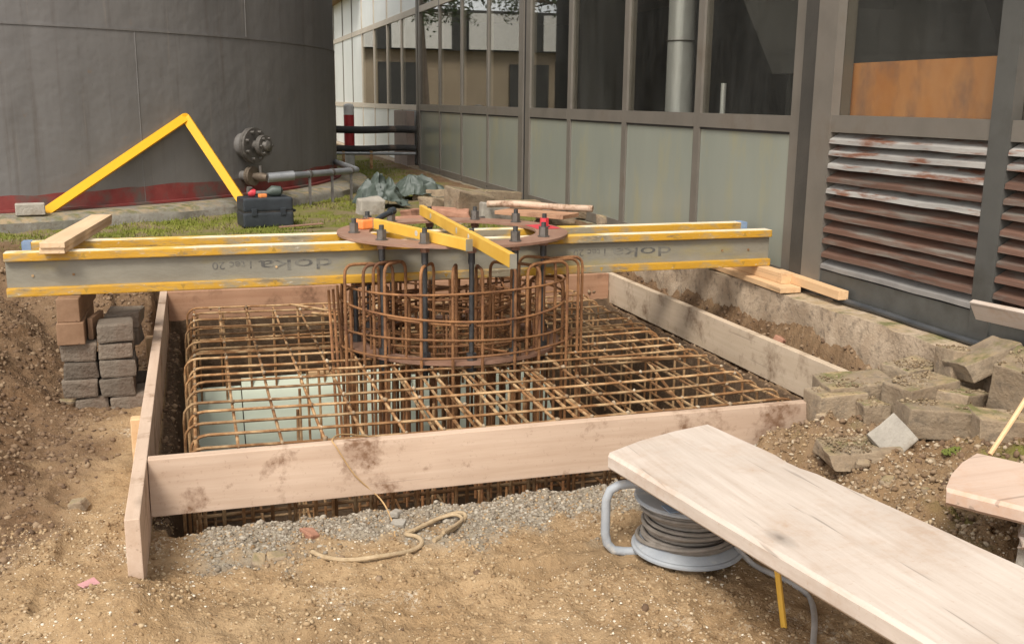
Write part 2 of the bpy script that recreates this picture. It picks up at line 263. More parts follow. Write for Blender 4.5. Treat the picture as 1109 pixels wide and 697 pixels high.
M['peb'] = pebmat('grey_pebbles', (0.17, 0.13, 0.09), (0.245, 0.205, 0.155), (0.37, 0.32, 0.25))
M['clod'] = pebmat('soil_clods', (0.08, 0.045, 0.024), (0.165, 0.10, 0.055), (0.27, 0.185, 0.11))
M['crumb'] = pebmat('sand_crumb', (0.17, 0.10, 0.045), (0.30, 0.195, 0.10), (0.42, 0.31, 0.185))
M['crumb2'] = pebmat('block_top_soil', (0.11, 0.07, 0.035), (0.21, 0.145, 0.08), (0.31, 0.235, 0.145))
M['clod2'] = pebmat('mound_crumbs', (0.15, 0.09, 0.045), (0.27, 0.185, 0.11), (0.45, 0.36, 0.25))
M['chips'] = pebmat('pale_chips', (0.36, 0.26, 0.155), (0.49, 0.38, 0.255), (0.70, 0.64, 0.53))

# ------------------------------------------------------------------ mesh helpers
COL = S.collection
WLOC = {}
def link(o, parent=None):
    """o.location is given in world space; parents are never rotated"""
    COL.objects.link(o); WLOC[o] = o.location.copy()
    if parent is not None:
        o.parent = parent; o.location = o.location - WLOC[parent]
    return o
def tag(o, label=None, cat=None, group=None, kind=None):
    if label: o['label'] = label
    if cat: o['category'] = cat
    if group: o['group'] = group
    if kind: o['kind'] = kind
    return o
def empty(name, loc, label, cat, group=None, rz=0.0):
    o = bpy.data.objects.new(name, None); o.location = loc; o.rotation_euler = (0, 0, rz); o.empty_display_size = 0.1
    return tag(link(o), label, cat, group)

class MB:
    def __init__(s): s.v = []; s.f = []
    def add(s, vs, fs):
        k = len(s.v); s.v += [tuple(p) for p in vs]; s.f += [tuple(i + k for i in f) for f in fs]; return s
    def box(s, lo, hi, mtx=None):
        x0, y0, z0 = lo; x1, y1, z1 = hi
        vs = [Vector(p) for p in ((x0, y0, z0), (x1, y0, z0), (x1, y1, z0), (x0, y1, z0), (x0, y0, z1), (x1, y0, z1), (x1, y1, z1), (x0, y1, z1))]
        if mtx: vs = [mtx @ p for p in vs]
        return s.add(vs, [(0, 3, 2, 1), (4, 5, 6, 7), (0, 1, 5, 4), (1, 2, 6, 5), (2, 3, 7, 6), (3, 0, 4, 7)])
    def tube(s, path, r, n=6, caps=True, closed=False):
        P = [Vector(p) for p in path]; N = len(P); rings = []
        t0 = (P[1] - P[0]).normalized(); up = Vector((0, 0, 1)) if abs(t0.z) < 0.9 else Vector((1, 0, 0)); nrm = t0.cross(up).normalized()
        vs = []
        for i, p in enumerate(P):
            if closed: t = (P[(i + 1) % N] - P[i - 1])
            else: t = P[min(i + 1, N - 1)] - P[max(i - 1, 0)]
            t.normalize(); nrm = (nrm - t * nrm.dot(t)).normalized(); bn = t.cross(nrm)
            rr = r[i] if isinstance(r, (list, tuple)) else r
            vs += [p + (nrm * math.cos(2 * math.pi * k / n) + bn * math.sin(2 * math.pi * k / n)) * rr for k in range(n)]
        fs = []
        for i in range(N if closed else N - 1):
            a = i * n; b_ = ((i + 1) % N) * n
            fs += [(a + k, a + (k + 1) % n, b_ + (k + 1) % n, b_ + k) for k in range(n)]
        if caps and not closed: fs += [tuple(range(n - 1, -1, -1)), tuple(range((N - 1) * n, N * n))]
        return s.add(vs, fs)
    def cyl(s, a, b_, r, n=16, r2=None): return s.tube([a, b_], [r, r if r2 is None else r2], n)
    def build(s, name, mat, parent=None, smooth=False, mat2=None, pick=None):
        me = bpy.data.meshes.new(name); me.from_pydata(s.v, [], s.f); me.update()
        me.materials.append(M[mat])
        if mat2:
            me.materials.append(M[mat2])
            for p in me.polygons:
                if pick(p): p.material_index = 1
        if smooth:
            me.polygons.foreach_set('use_smooth', [True] * len(me.polygons)); me.set_sharp_from_angle(angle=R(42))
        o = bpy.data.objects.new(name, me); return link(o, parent)

def centre_origin(o):
    """put a free-standing mesh's origin at its base centre"""
    me = o.data; n = len(me.vertices); a = np.empty(n * 3); me.vertices.foreach_get('co', a); a = a.reshape(-1, 3)
    c = np.array([(a[:, 0].min() + a[:, 0].max()) / 2, (a[:, 1].min() + a[:, 1].max()) / 2, a[:, 2].min()])
    me.vertices.foreach_set('co', (a - c).ravel()); o.location = Vector(c); me.update(); return o

_bcache = {}
def bevel_mesh(dims, bev=0.004, segs=1, jit=0.0, seed=0, cuts=0):
    """box centred in x,y with base at z 0, bevelled edges, optional rough surface"""
    key = (tuple(round(d, 4) for d in dims), bev, segs, jit, seed, cuts)
    if key in _bcache: return _bcache[key]
    bm = bmesh.new(); bmesh.ops.create_cube(bm, size=1.0)
    for v in bm.verts: v.co = Vector((v.co.x * dims[0], v.co.y * dims[1], (v.co.z + 0.5) * dims[2]))
    rr = random.Random(seed)
    if jit:
        for v in bm.verts: v.co += Vector((rr.uniform(-1, 1), rr.uniform(-1, 1), rr.uniform(-1, 1))) * jit
    if bev: bmesh.ops.bevel(bm, geom=list(bm.edges), offset=bev, segments=segs, affect='EDGES', profile=0.6)
    if cuts:
        bmesh.ops.subdivide_edges(bm, edges=[e for e in bm.edges if e.calc_length() > min(dims) * 0.35], cuts=cuts, use_grid_fill=True)
        for v in bm.verts:
            q = v.co * 17 + Vector((seed * 3.1, seed * 1.7, 0))
            from mathutils import noise as mn
            v.co += mn.noise_vector(q) * (jit * 0.35 + 0.002) + mn.noise_vector(q * 3) * (jit * 0.15 + 0.001)
    me = bpy.data.meshes.new('block'); bm.to_mesh(me); bm.free(); _bcache[key] = me; return me
def block(name, dims, mat, loc, rot=(0, 0, 0), parent=None, bev=0.004, segs=1, jit=0.0, seed=0, cuts=0):
    me = bevel_mesh(dims, bev, segs, jit, seed, cuts).copy(); me.name = name; me.materials.append(M[mat])
    o = bpy.data.objects.new(name, me); o.location = loc; o.rotation_euler = rot; return link(o, parent)
def bar_between(name, a, b_, wid, hgt, mat, parent=None, bev=0.003, roll=0.0, segs=2, jit=0.0, seed=0, axis='x'):
    """a squared timber whose bottom centre line runs from a to b (length along local x or y)"""
    a = Vector(a); b_ = Vector(b_); d = b_ - a; L = d.length; x = d.normalized()
    z = Vector((0, 0, 1)); y = z.cross(x).normalized(); z = x.cross(y)
    rot = Matrix((x, y, z)).transposed()
    if axis == 'y': rot = Matrix((y * -1, x, z)).transposed() if False else Matrix((x.cross(z), x, z)).transposed()
    if roll: rot = rot @ Matrix.Rotation(roll, 3, 'X' if axis == 'x' else 'Y')
    dims = (L, wid, hgt) if axis == 'x' else (wid, L, hgt)
    o = block(name, dims, mat, (a + b_) / 2, (0, 0, 0), parent, bev, segs, jit, seed)
    o.rotation_euler = rot.to_euler(); return o
def smooth_path(pts, n=8):
    P = [Vector(p) for p in pts]; out = []
    for i in range(len(P) - 1):
        p0 = P[max(i - 1, 0)]; p1 = P[i]; p2 = P[i + 1]; p3 = P[min(i + 2, len(P) - 1)]
        for k in range(n):
            t = k / n
            out.append(0.5 * ((2 * p1) + (p2 - p0) * t + (2 * p0 - 5 * p1 + 4 * p2 - p3) * t * t + (3 * p1 - p0 - 3 * p2 + p3) * t ** 3))
    out.append(P[-1]); return out

# ================================================================== THE GROUND
FX0, FX1, FY0, FY1 = -0.20, 2.70, 3.40, 6.42          # inner faces of the formwork
BT, BB = 0.24, 0.04                                   # formwork board top / bottom
GZ = 0.44                                             # yard level by the building
FEET = ((0.15, 2.45, 0.5), (0.62, 2.62, 0.3), (1.0, 2.15, 0.9), (0.45, 2.05, 1.2), (-0.25, 2.2, 0.2), (-0.42, 3.3, 1.45), (-0.5, 3.75, 1.7), (0.95, 2.72, 0.1), (-0.1, 1.95, 0.8), (0.75, 1.9, 0.4), (1.32, 2.3, 1.3), (-0.6, 2.5, 0.6))
def terrain(x, y, fine=True):
    x = np.asarray(x, float); y = np.asarray(y, float)
    big = 0.04 * fbm(x * 0.9, y * 0.9, 3); mid = 0.028 * fbm(x * 4, y * 4, 3); fin = 0.026 * fbm(x * 13, y * 13, 3) + 0.018 * fbm(x * 48, y * 48, 2)
    z = big * 0.4 + mid * 0.5
    lip = np.interp(x, [-0.2, -0.1, 0.05, 0.3, 0.5, 0.85, 1.03, 1.2, 1.5, 2.2], [-0.07, -0.075, -0.06, -0.033, -0.043, -0.06, -0.03, -0.005, 0.005, 0.02])
    z = z + lip * sm((y - 2.65) / 0.5) * (x > -0.5) + 0.10 * np.exp(-((x + 0.27) ** 2 / 0.035 + (y - 2.78) ** 2 / 0.05))
    z = z - 0.09 * np.exp(-((x + 0.42) ** 2 / 0.06 + (y - 4.7) ** 2 / 0.5))
    # bank on the left and behind
    s = (-0.60 - x + 0.25 * fbm(x * 2, y * 2, 2)) / 0.75 * sm((y - 2.75) / 1.3)
    t = (y - 5.55 + 0.3 * fbm(x * 1.7 + 5, y * 1.7, 2)) / 1.35
    bank = sm(np.maximum(s, t * sm((-0.22 - x) / 0.08)))
    z = z * (1 - 0.7 * bank) + (GZ - 0.05) * bank + bank * mid * 1.5
    # behind the far board
    fb = sm((y - 6.42) / 0.7) * (x > -0.4); z = np.maximum(z, 0.12 * (y > 6.40) * (x > -0.3) + (GZ - 0.12) * fb)
    # right hand side: soil against the plinth
    rs = sm((x - 2.72) / 0.22) * sm((y - 3.25) / 0.4)
    z = np.maximum(z, rs * (0.13 + 0.22 * sm((x - 2.76) / 0.2) * (0.55 + 0.9 * fbm(x * 2.2, y * 2.2 + 3, 2)) + mid * 1.6))
    # rubble mound in the right foreground
    mo = sm((x - 1.93 + 0.12 * fbm(x * 4, y * 4, 2)) / 0.30) * sm((3.52 - y + 0.1 * vnoise(x * 5, y * 5)) / 0.12) * sm((y - 1.2) / 0.8)
    z = z * (1 - mo) + mo * (0.15 + 0.09 * sm((x - 2.3) / 0.6) + 0.03 * sm((y - 2.2) / 0.8) + mid)
    # the yard
    yd = sm((y - 6.75) / 0.35); z = z * (1 - yd) + yd * (GZ + big * 0.25 + 0.3 * mid)
    bl = sm((x - 3.0) / 0.05); z = z * (1 - bl) + bl * (GZ - 0.12)
    z = z + fin * (1 - 0.75 * yd) * (0.8 + 1.2 * np.maximum(bank, np.maximum(mo, rs))) * (1 - bl)
    for fx, fy, fa in FEET:
        u = (x - fx) * math.cos(fa) + (y - fy) * math.sin(fa); v_ = -(x - fx) * math.sin(fa) + (y - fy) * math.cos(fa); q = (u / 0.145) ** 2 + (v_ / 0.058) ** 2
        z = z - 0.020 * np.exp(-q ** 3) + 0.010 * np.exp(-((np.sqrt(q) - 1.25) / 0.25) ** 2)
    z = np.where((x > -0.2) & (x < 2.7) & (y > 3.42) & (y < 6.42), np.minimum(z, 0.025), z)
    # the pit
    e = 0.05 * fbm(x * 5, y * 5, 3)
    px = np.minimum(sm((x + 0.155 + e * 0.4) / 0.10), sm((2.665 + e * 0.3 - x) / 0.10))
    py = np.minimum(sm((y - 3.295 + e) / 0.12), sm((6.40 + e * 0.5 - y) / 0.09))
    pit = np.minimum(px, py)
    z = z * (1 - pit) + pit * (-0.86 + mid * 1.2)
    far = np.maximum(np.maximum(np.abs(x) - 30, np.abs(y) - 40), 0); return np.where(far > 0, GZ, z)
def gz(x, y): return float(terrain(np.array([x]), np.array([y]))[0])

xs = np.concatenate([[-900, -300, -100, -40, -20, -10, -6, -4, -3], np.arange(-2.4, -1.2, 0.03), np.arange(-1.2, 3.06, 0.0145), [3.1, 3.3, 4, 6, 10, 20, 40, 100, 300, 900]])
ys = np.concatenate([[-900, -300, -100, -40, -20, -10, -4, -2, -1, 0, 0.4, 0.8], np.arange(1.0, 1.6, 0.03), np.arange(1.6, 6.6, 0.0145), np.arange(6.6, 9, 0.04), np.arange(9, 17, 0.2), [18, 20, 23, 27, 32, 40, 60, 100, 300, 900]])
GX, GY = np.meshgrid(xs, ys); GZZ = terrain(GX, GY)
nx, ny = len(xs), len(ys); ii = (np.arange(ny - 1)[:, None] * nx + np.arange(nx - 1)[None, :]).ravel()
faces = np.stack([ii, ii + 1, ii + nx + 1, ii + nx], 1)
me = bpy.data.meshes.new('ground'); me.vertices.add(nx * ny); me.vertices.foreach_set('co', np.stack([GX, GY, GZZ], -1).ravel())
me.loops.add(len(faces) * 4); me.loops.foreach_set('vertex_index', faces.ravel()); me.polygons.add(len(faces))
me.polygons.foreach_set('loop_start', np.arange(0, len(faces) * 4, 4)); me.polygons.foreach_set('loop_total', np.full(len(faces), 4))
me.polygons.foreach_set('use_smooth', np.ones(len(faces), bool)); me.update(calc_edges=True)
def zone(x, y):
    n = fbm(x * 2.3, y * 2.3, 3); n2 = fbm(x * 6, y * 6, 3)
    brown = sm((-0.42 - x + 0.35 * n) / 0.25) * sm((y - 2.55 + 0.5 * n) / 0.6)
    brown = np.maximum(brown, sm((y - 5.2 + n * 0.5) / 0.5)); brown = np.maximum(brown, sm((x - 2.62) / 0.1) * sm((y - 3.3) / 0.2) * sm(0.75 + 2.2 * n2))
    brown = np.maximum(brown, sm((x - 1.95 + 0.2 * n) / 0.15) * sm((y - 2.65 + n * 0.4) / 0.3) * 0.8)
    brown = np.maximum(brown, 0.55 * sm((x - 1.7 + n * 0.5) / 0.4) + 0 * y)
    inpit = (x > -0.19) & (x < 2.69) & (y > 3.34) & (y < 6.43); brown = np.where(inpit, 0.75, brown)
    grav = sm((y - 2.93 + 0.3 * n2) / 0.22) * sm((3.42 - y) / 0.05) * sm((x + 0.12) / 0.15) * sm((2.0 - x + n2 * 0.3) / 0.3)
    grass = sm((y - 7.15 + 0.7 * n) / 0.5) * sm((2.95 - x + 0.3 * n) / 0.35)
    grass = np.maximum(grass, 0.8 * sm((x - 2.0) / 0.3) * sm(2.2 * n2 - 0.25) * (y < 3.3) * sm((y - 1.8) / 0.5))
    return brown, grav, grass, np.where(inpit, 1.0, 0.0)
for nm, arr in zip(('brown', 'gravel', 'grass', 'darker'), zone(GX, GY)):
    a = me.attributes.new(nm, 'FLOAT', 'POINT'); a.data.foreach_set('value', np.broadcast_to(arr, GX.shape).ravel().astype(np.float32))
me.materials.append(M['soil']); ground = link(bpy.data.objects.new('ground', me)); ground['kind'] = 'structure'

# loose pieces too many to count
_ico = None
def scatter(name, pts, sizes, mat, flat=0.7, seed=1, label=None, cat=None):
    global _ico
    if _ico is None:
        bm = bmesh.new(); bmesh.ops.create_icosphere(bm, subdivisions=1, radius=1.0)
        _ico = (np.array([v.co[:] for v in bm.verts]), np.array([[v.index for v in f.verts] for f in bm.faces])); bm.free()
        _ico = (_ico[0], _ico[1])
    g = np.random.default_rng(seed); n = len(pts); V0, F0 = _ico; k = len(V0)
    V = V0[None] * (1 + 0.32 * g.uniform(-1, 1, (n, k, 1))) * (np.stack([g.uniform(.7, 1.35, n), g.uniform(.7, 1.2, n), g.uniform(.45, .95, n) * flat / 0.7], 1)[:, None, :])
    a = g.uniform(0, 6.28, n); ca, sa = np.cos(a), np.sin(a); x = V[..., 0] * ca[:, None] - V[..., 1] * sa[:, None]; y = V[..., 0] * sa[:, None] + V[..., 1] * ca[:, None]
    V = np.stack([x, y, V[..., 2]], -1) * np.asarray(sizes)[:, None, None] + np.asarray(pts)[:, None, :]
    F = (F0[None] + (np.arange(n) * k)[:, None, None]).reshape(-1, 3)
    me = bpy.data.meshes.new(name); me.vertices.add(n * k); me.vertices.foreach_set('co', V.ravel())
    me.loops.add(F.size); me.loops.foreach_set('vertex_index', F.ravel()); me.polygons.add(len(F)); me.polygons.foreach_set('loop_start', np.arange(0, F.size, 3)); me.polygons.foreach_set('loop_total', np.full(len(F), 3))
    me.update(calc_edges=True); t = np.repeat(g.random(n), k).astype(np.float32); at = me.attributes.new('tone', 'FLOAT', 'POINT'); at.data.foreach_set('value', t)
    me.materials.append(M[mat]); o = link(bpy.data.objects.new(name, me)); return tag(o, label, cat, None, 'stuff')
def rpts(n, x0, x1, y0, y1, dens, seed, lift=0.0):
    g = np.random.default_rng(seed); x = g.uniform(x0, x1, n); y = g.uniform(y0, y1, n); keep = g.random(n) < dens(x, y); x, y = x[keep], y[keep]
    z = terrain(x, y); return np.stack([x, y, z + lift], 1), g
def outpit(x, y): return 1.0 * ~((x > -0.13) & (x < 2.66) & (y > 3.30) & (y < 6.42))
P, g = rpts(34000, -0.1, 2.2, 2.85, 3.36, lambda x, y: zone(x, y)[1] * (0.35 + 0.65 * sm((y - 3.05) / 0.12)) * sm((3.34 - y) / 0.04), 5); scatter('gravel', P, 0.0022 + 0.0075 * g.random(len(P)) ** 3.5, 'peb', 0.7, 2, 'grey crushed gravel heaped along the pit edge', 'gravel')
P, g = rpts(70000, -2.0, 3.0, 2.3, 6.9, lambda x, y: (0.01 + zone(x, y)[0]) * outpit(x, y), 6, -0.001); scatter('soil_clods', P, 0.0025 + 0.013 * g.random(len(P)) ** 5, 'clod', 0.85, 3, 'brown soil clods on the banks around the pit', 'soil')
P, g = rpts(32000, -1.6, 2.4, 1.5, 3.6, lambda x, y: (1 - zone(x, y)[0] * 0.6) * outpit(x, y) * (0.12 + 1.6 * sm(2.2 * fbm(x * 3.1, y * 3.1 + 8, 3) + 0.1)), 7); scatter('pale_chips', P, 0.0012 + 0.0045 * g.random(len(P)) ** 4, 'chips', 0.6, 4, 'small pale stone chips strewn over the sandy ground', 'stone chips')
P, g = rpts(14000, 1.9, 3.0, 1.7, 3.5, lambda x, y: 0.9 + 0 * x, 8); scatter('rubble_crumbs', P, 0.002 + 0.010 * g.random(len(P)) ** 4, 'clod2', 0.7, 5, 'loose crumbs of earth and stone on the rubble mound', 'rubble')

P, g = rpts(90000, -1.7, 2.3, 1.45, 3.5, lambda x, y: outpit(x, y) * (0.25 + 1.3 * sm(0.45 + 1.8 * fbm(x * 4.3 + 3, y * 4.3, 3))), 9, -0.001); scatter('sand_crumbs', P, 0.0014 + 0.0065 * g.random(len(P)) ** 4, 'crumb', 0.85, 6, 'crumbs of sandy earth over the trodden foreground', 'sand')
# short mossy grass in the yard
g = np.random.default_rng(21); n = 60000; gx = g.uniform(-2.2, 3.0, n); gy = 6.9 + 9.5 * g.random(n) ** 1.6
k = g.random(n) < zone(gx, gy)[2] * sm(0.45 + 2.6 * fbm(gx * 2.1, gy * 2.1, 3)); k &= ((gx + 2.735) ** 2 + (gy - 12.504) ** 2 > 4.7 ** 2); gx, gy = gx[k], gy[k]; n = len(gx)
gzv = terrain(gx, gy); a = g.uniform(0, 6.28, n); h = g.uniform(0.010, 0.034, n); wd = g.uniform(0.003, 0.007, n); lx = g.normal(0, 0.012, n); ly = g.normal(0, 0.012, n)
V = np.stack([np.stack([gx - np.cos(a) * wd, gy - np.sin(a) * wd, gzv - 0.004], 1), np.stack([gx + np.cos(a) * wd, gy + np.sin(a) * wd, gzv - 0.004], 1), np.stack([gx + lx, gy + ly, gzv + h], 1)], 1).reshape(-1, 3)
me = bpy.data.meshes.new('grass'); me.from_pydata(V.tolist(), [], np.arange(n * 3).reshape(-1, 3).tolist()); me.materials.append(M['blade'])
tag(link(bpy.data.objects.new('grass', me)), 'short mossy grass of the yard by the tank', 'grass', None, 'stuff')

# ================================================================== FACTORY BUILDING
XF, XL = 3.15, 3.08
Z0, ZP, ZS, ZT = 0.46, 1.247, 1.335, 2.60             # plinth, panel top, sill, upper transom
fac = empty('factory_building', (XF, 9.0, GZ), 'long factory hall with bronze framed glazing and grey green panels', 'building')
def fbox(name, x0, x1, y0, y1, z0, z1, mat, parent=None): return MB().box((x0, y0, z0), (x1, y1, z1)).build(name, mat, parent or fac)
# shell
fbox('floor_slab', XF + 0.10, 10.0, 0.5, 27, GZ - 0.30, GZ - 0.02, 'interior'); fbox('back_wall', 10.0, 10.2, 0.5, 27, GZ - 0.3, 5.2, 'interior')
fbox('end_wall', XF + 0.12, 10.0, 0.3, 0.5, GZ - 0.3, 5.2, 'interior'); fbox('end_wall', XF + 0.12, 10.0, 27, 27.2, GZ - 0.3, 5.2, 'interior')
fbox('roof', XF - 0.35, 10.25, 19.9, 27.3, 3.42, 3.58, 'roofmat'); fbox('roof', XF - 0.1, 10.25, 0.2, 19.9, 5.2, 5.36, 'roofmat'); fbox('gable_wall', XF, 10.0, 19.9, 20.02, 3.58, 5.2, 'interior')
mull = [6.08, 7.27, 8.48, 11.09, 12.26, 13.42]
def frame_v(y, wd, z0, z1, mat='frame', x0=XF - 0.012, x1=XF + 0.05): return fbox('mullion', x0, x1, y - wd / 2, y + wd / 2, z0, z1, mat)
for y in mull: frame_v(y, 0.082 if y < 9 else 0.062, Z0, 5.2)
for y0, y1 in ((4.84, 4.97), (9.57, 9.70), (9.79, 9.93), (14.62, 14.70)): frame_v((y0 + y1) / 2, y1 - y0, Z0 - 0.03, 5.2, 'frame', XF - 0.016, XF + 0.05)
fbox('expansion_joint', XF + 0.0, XF + 0.05, 9.70, 9.79, Z0 - 0.03, 5.2, 'gap'); fbox('expansion_joint', XF, XF + 0.05, 14.70, 14.79, Z0 - 0.03, 5.2, 'gap')
fbox('shade_strip', XL - 0.005, XF + 0.10, 4.657, 4.795, Z0 - 0.03, 5.2, 'recess_shade')  # nearly flush strip; the inset corner's shade is put into its colour
bays = [(4.97, 6.0375), (6.1225, 7.2275), (7.3125, 8.4375), (8.5225, 9.57), (9.93, 11.055), (11.125, 12.225), (12.295, 13.385), (13.455, 14.62)]
for y0, y1 in bays:
    fbox('window_sill', XF - 0.014, XF + 0.05, y0, y1, ZP, ZS, 'frame'); fbox('bottom_rail', XF - 0.014, XF + 0.05, y0, y1, Z0 - 0.04, Z0 + 0.035, 'frame')
    fbox('panel', XF + 0.002, XF + 0.02, y0, y1, Z0 + 0.035, ZP, 'panel')
    fbox('bead', XF - 0.006, XF + 0.0018, y0, y1, ZP - 0.014, ZP, 'gap'); fbox('bead', XF - 0.006, XF + 0.0017, y0, y0 + 0.012, Z0 + 0.035, ZP - 0.014, 'gap')
    p = fbox('window_pane', XF + 0.004, XF + 0.0075, y0, y1, ZS, 5.2, 'glass')
    if y0 > 9.8: fbox('upper_transom', XF - 0.014, XF + 0.05, y0, y1, ZT, ZT + 0.085, 'frame_pale')
# paler far section
ylist = [14.79, 15.98, 17.20, 18.48, 19.82]
for y in ylist[1:]: frame_v(y, 0.06, Z0, 3.42, 'frame_pale')
frame_v(14.84, 0.10, Z0, 3.42, 'frame')
for y0, y1 in zip([14.89] + [v + 0.03 for v in ylist[1:-1]], [v - 0.03 for v in ylist[1:]]):
    fbox('window_sill', XF - 0.014, XF + 0.05, y0, y1, ZP, ZS - 0.01, 'frame_pale'); fbox('panel', XF + 0.002, XF + 0.02, y0, y1, Z0, ZP, 'panel_pale'); fbox('window_pane', XF + 0.004, XF + 0.0075, y0, y1, ZS - 0.01, ZT, 'glass')
    fbox('upper_transom', XF - 0.014, XF + 0.05, y0, y1, ZT, ZT + 0.09, 'frame_pale'); fbox('panel', XF + 0.002, XF + 0.02, y0, y1, ZT + 0.09, 3.42, 'panel_pale')
for y0, y1 in ((19.85, 21.06), (21.06, 22.39), (22.39, 23.8), (23.8, 25.4), (25.4, 27.0)):
    frame_v(y1, 0.05, Z0, 3.42, 'frame')
    for a, b_ in ((Z0, ZP), (ZS, ZT), (ZT + 0.09, 3.42)): fbox('panel', XF + 0.002, XF + 0.02, y0 + 0.025, y1 - 0.025, a, b_, 'panel_pale')
    fbox('window_sill', XF - 0.014, XF + 0.05, y0 + 0.025, y1 - 0.025, ZP, ZS, 'frame_pale'); fbox('upper_transom', XF - 0.014, XF + 0.05, y0 + 0.025, y1 - 0.025, ZT, ZT + 0.09, 'frame_pale')
fbox('fascia', XF - 0.33, XF + 0.02, 19.9, 27.25, 3.425, 3.60, 'roofmat')
# louvre bays on the right
for y0, y1, bayn in ((3.40, 4.49, 0), (2.20, 3.29, 1), (1.0, 2.09, 2)):
    frame_v(y1 + 0.055 if bayn else 4.573, 0.11 if bayn else 0.166, GZ - 0.03, 5.2, 'frame_dark' if bayn else 'frame', XL - 0.02, XL + 0.09)
    fbox('window_sill', XL - 0.012, XL + 0.09, y0, y1, 1.262, 1.345, 'frame'); fbox('window_pane', XL + 0.03, XL + 0.0335, y0, y1, 1.345, 5.2, 'glass'); fbox('bottom_rail', XL - 0.012, XL + 0.09, y0, y1, GZ - 0.03, 0.565, 'frame_dark')
    lv = fbox('louvre_vent', XL + 0.075, XL + 0.088, y0, y1, 0.565, 1.262, 'gap')
    ns = 11; dz = (1.262 - 0.565) / ns
    for k in range(ns):
        z = 0.565 + dz * (k + 0.16); mt_ = 'slat_r'
        if bayn == 0: mt_ = 'slat_w' if k in (10, 9, 8, 6) else ('slat_g' if k == 0 else 'slat_r')
        elif k >= 9: mt_ = 'slat_w'
        tl = rng.uniform(-0.006, 0.006); q = 0.001 * k
        b = MB(); prof = [(XL - 0.018 - q * .2, z + tl), (XL - 0.016 - q * .2, z + 0.020 + tl), (XL + 0.062, z + 0.062), (XL + 0.066, z + 0.058), (XL - 0.010, z + 0.012 + tl), (XL - 0.012, z + tl)]
        na = len(prof); segs = 6; vs = []
        for j in range(segs + 1):
            yy = y0 + 0.004 + (y1 - y0 - 0.008) * j / segs; wob = rng.uniform(-0.0025, 0.0025)
            vs += [(px_, yy, pz + wob) for px_, pz in prof]
        fs = [tuple(range(na)), tuple(range(segs * na + na - 1, segs * na - 1, -1))]
        for j in range(segs): fs += [(j * na + i, (j + 1) * na + i, (j + 1) * na + (i + 1) % na, j * na + (i + 1) % na) for i in range(na)]
        b.add(vs, fs).build('slat', mt_, lv)
frame_v(0.94, 0.11, GZ - 0.03, 5.2, 'frame_dark', XL - 0.02, XL + 0.09)
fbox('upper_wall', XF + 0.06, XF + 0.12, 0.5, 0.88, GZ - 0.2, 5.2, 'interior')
# plinth: cast against the earth, ragged face
b = MB(); ny_, nz_ = 150, 9; vs = []
for j in range(ny_ + 1):
    y = 1.0 + 5.9 * j / ny_
    for k in range(nz_ + 1):
        t = k / nz_; n_ = float(fbm(y * 5, t * 3 + 2, 3)); x = 2.915 + 0.035 * n_ + 0.03 * (1 - t); z = -0.05 + (0.475 + 0.012 * float(vnoise(y * 9, 3.3))) * t
        vs.append((x, y, z))
    vs.append((3.16, y, 0.432))
w_ = nz_ + 2; fs = [(j * w_ + k, j * w_ + k + 1, (j + 1) * w_ + k + 1, (j + 1) * w_ + k) for j in range(ny_) for k in range(w_ - 1)]
pl = b.add(vs, fs).build('plinth', 'kerb', fac, True); pl.data.materials[0] = M['plinth'] = mossy('plinth_concrete', (0.36, 0.26, 0.17), (0.50, 0.385, 0.27), 0.0)
fbox('plinth', 3.0, 3.2, 6.9, 14.75, GZ - 0.2, Z0 - 0.045, 'kerb')
fbox('plinth', 3.0, 3.2, 14.75, 27, GZ - 0.2, Z0 - 0.006, 'hallwall')
pa = [(XL - 0.045, y, 0.447 + 0.004 * math.sin(y * 5)) for y in np.arange(0.9, 4.5, 0.2)]
tag(centre_origin(MB().tube(pa, 0.015, 10).build('base_pipe', 'hose', None, True)), 'black pipe lying along the foot of the louvred bay', 'pipe')

# things inside, behind the panes
def standing_tube(name, px_, xx, rr, z0, z1, mat, label, cat, n=28):
    p = onX(px_, 110, xx); o = MB().cyl((p.x, p.y, z0), (p.x, p.y, z1), rr, n).build(name, mat, None, True); return tag(centre_origin(o), label, cat), p
o, p = standing_tube('steel_duct', 735, 4.35, 0.125, GZ - 0.02, 5.19, 'steel', 'bright vertical steel duct standing behind the middle window', 'duct')
bnd = MB(); bnd.tube([(p.x + 0.13 * math.cos(a), p.y + 0.13 * math.sin(a), 1.95) for a in np.linspace(0, 6.283, 25)[:-1]], 0.008, 6, closed=True); bo = bnd.build('strap', 'nut', None); bo.parent = o; bo.location = -o.location
standing_tube('steel_post', 783, 4.0, 0.022, GZ - 0.02, 1.55, 'steel', 'short thin steel post behind the window beside the corner post', 'post', 12)
standing_tube('process_vessel', 655, 5.6, 0.38, GZ - 0.02, 4.9, 'tank', 'dark grey process vessel inside the hall behind the narrow panes', 'vessel')
q = onX(905, 90, 3.24); r_ = onX(1082, 62, 3.24)
ps = MB().box((3.18, 3.0, ZS - 0.5), (3.202, 4.53, 1.60)).build('plywood_sheet', 'ply'); tag(centre_origin(ps), 'orange plywood sheet leaning inside the window above the louvres', 'plywood')
ps.location.z = GZ - 0.02; ps.scale.z = (1.60 - (GZ - 0.02)) / (1.60 - (ZS - 0.5))
ch = MB(); ch.add([(3.9, 5.0, 1.6), (5.2, 5.0, 1.6), (5.2, 7.6, 4.6), (3.9, 7.6, 4.6), (3.9, 4.2, 1.6), (5.2, 4.2, 1.6), (5.2, 6.4, 5.19), (3.9, 6.4, 5.19)], [(0, 1, 2, 3), (4, 7, 6, 5), (0, 3, 7, 4), (1, 5, 6, 2), (0, 4, 5, 1), (3, 2, 6, 7)])
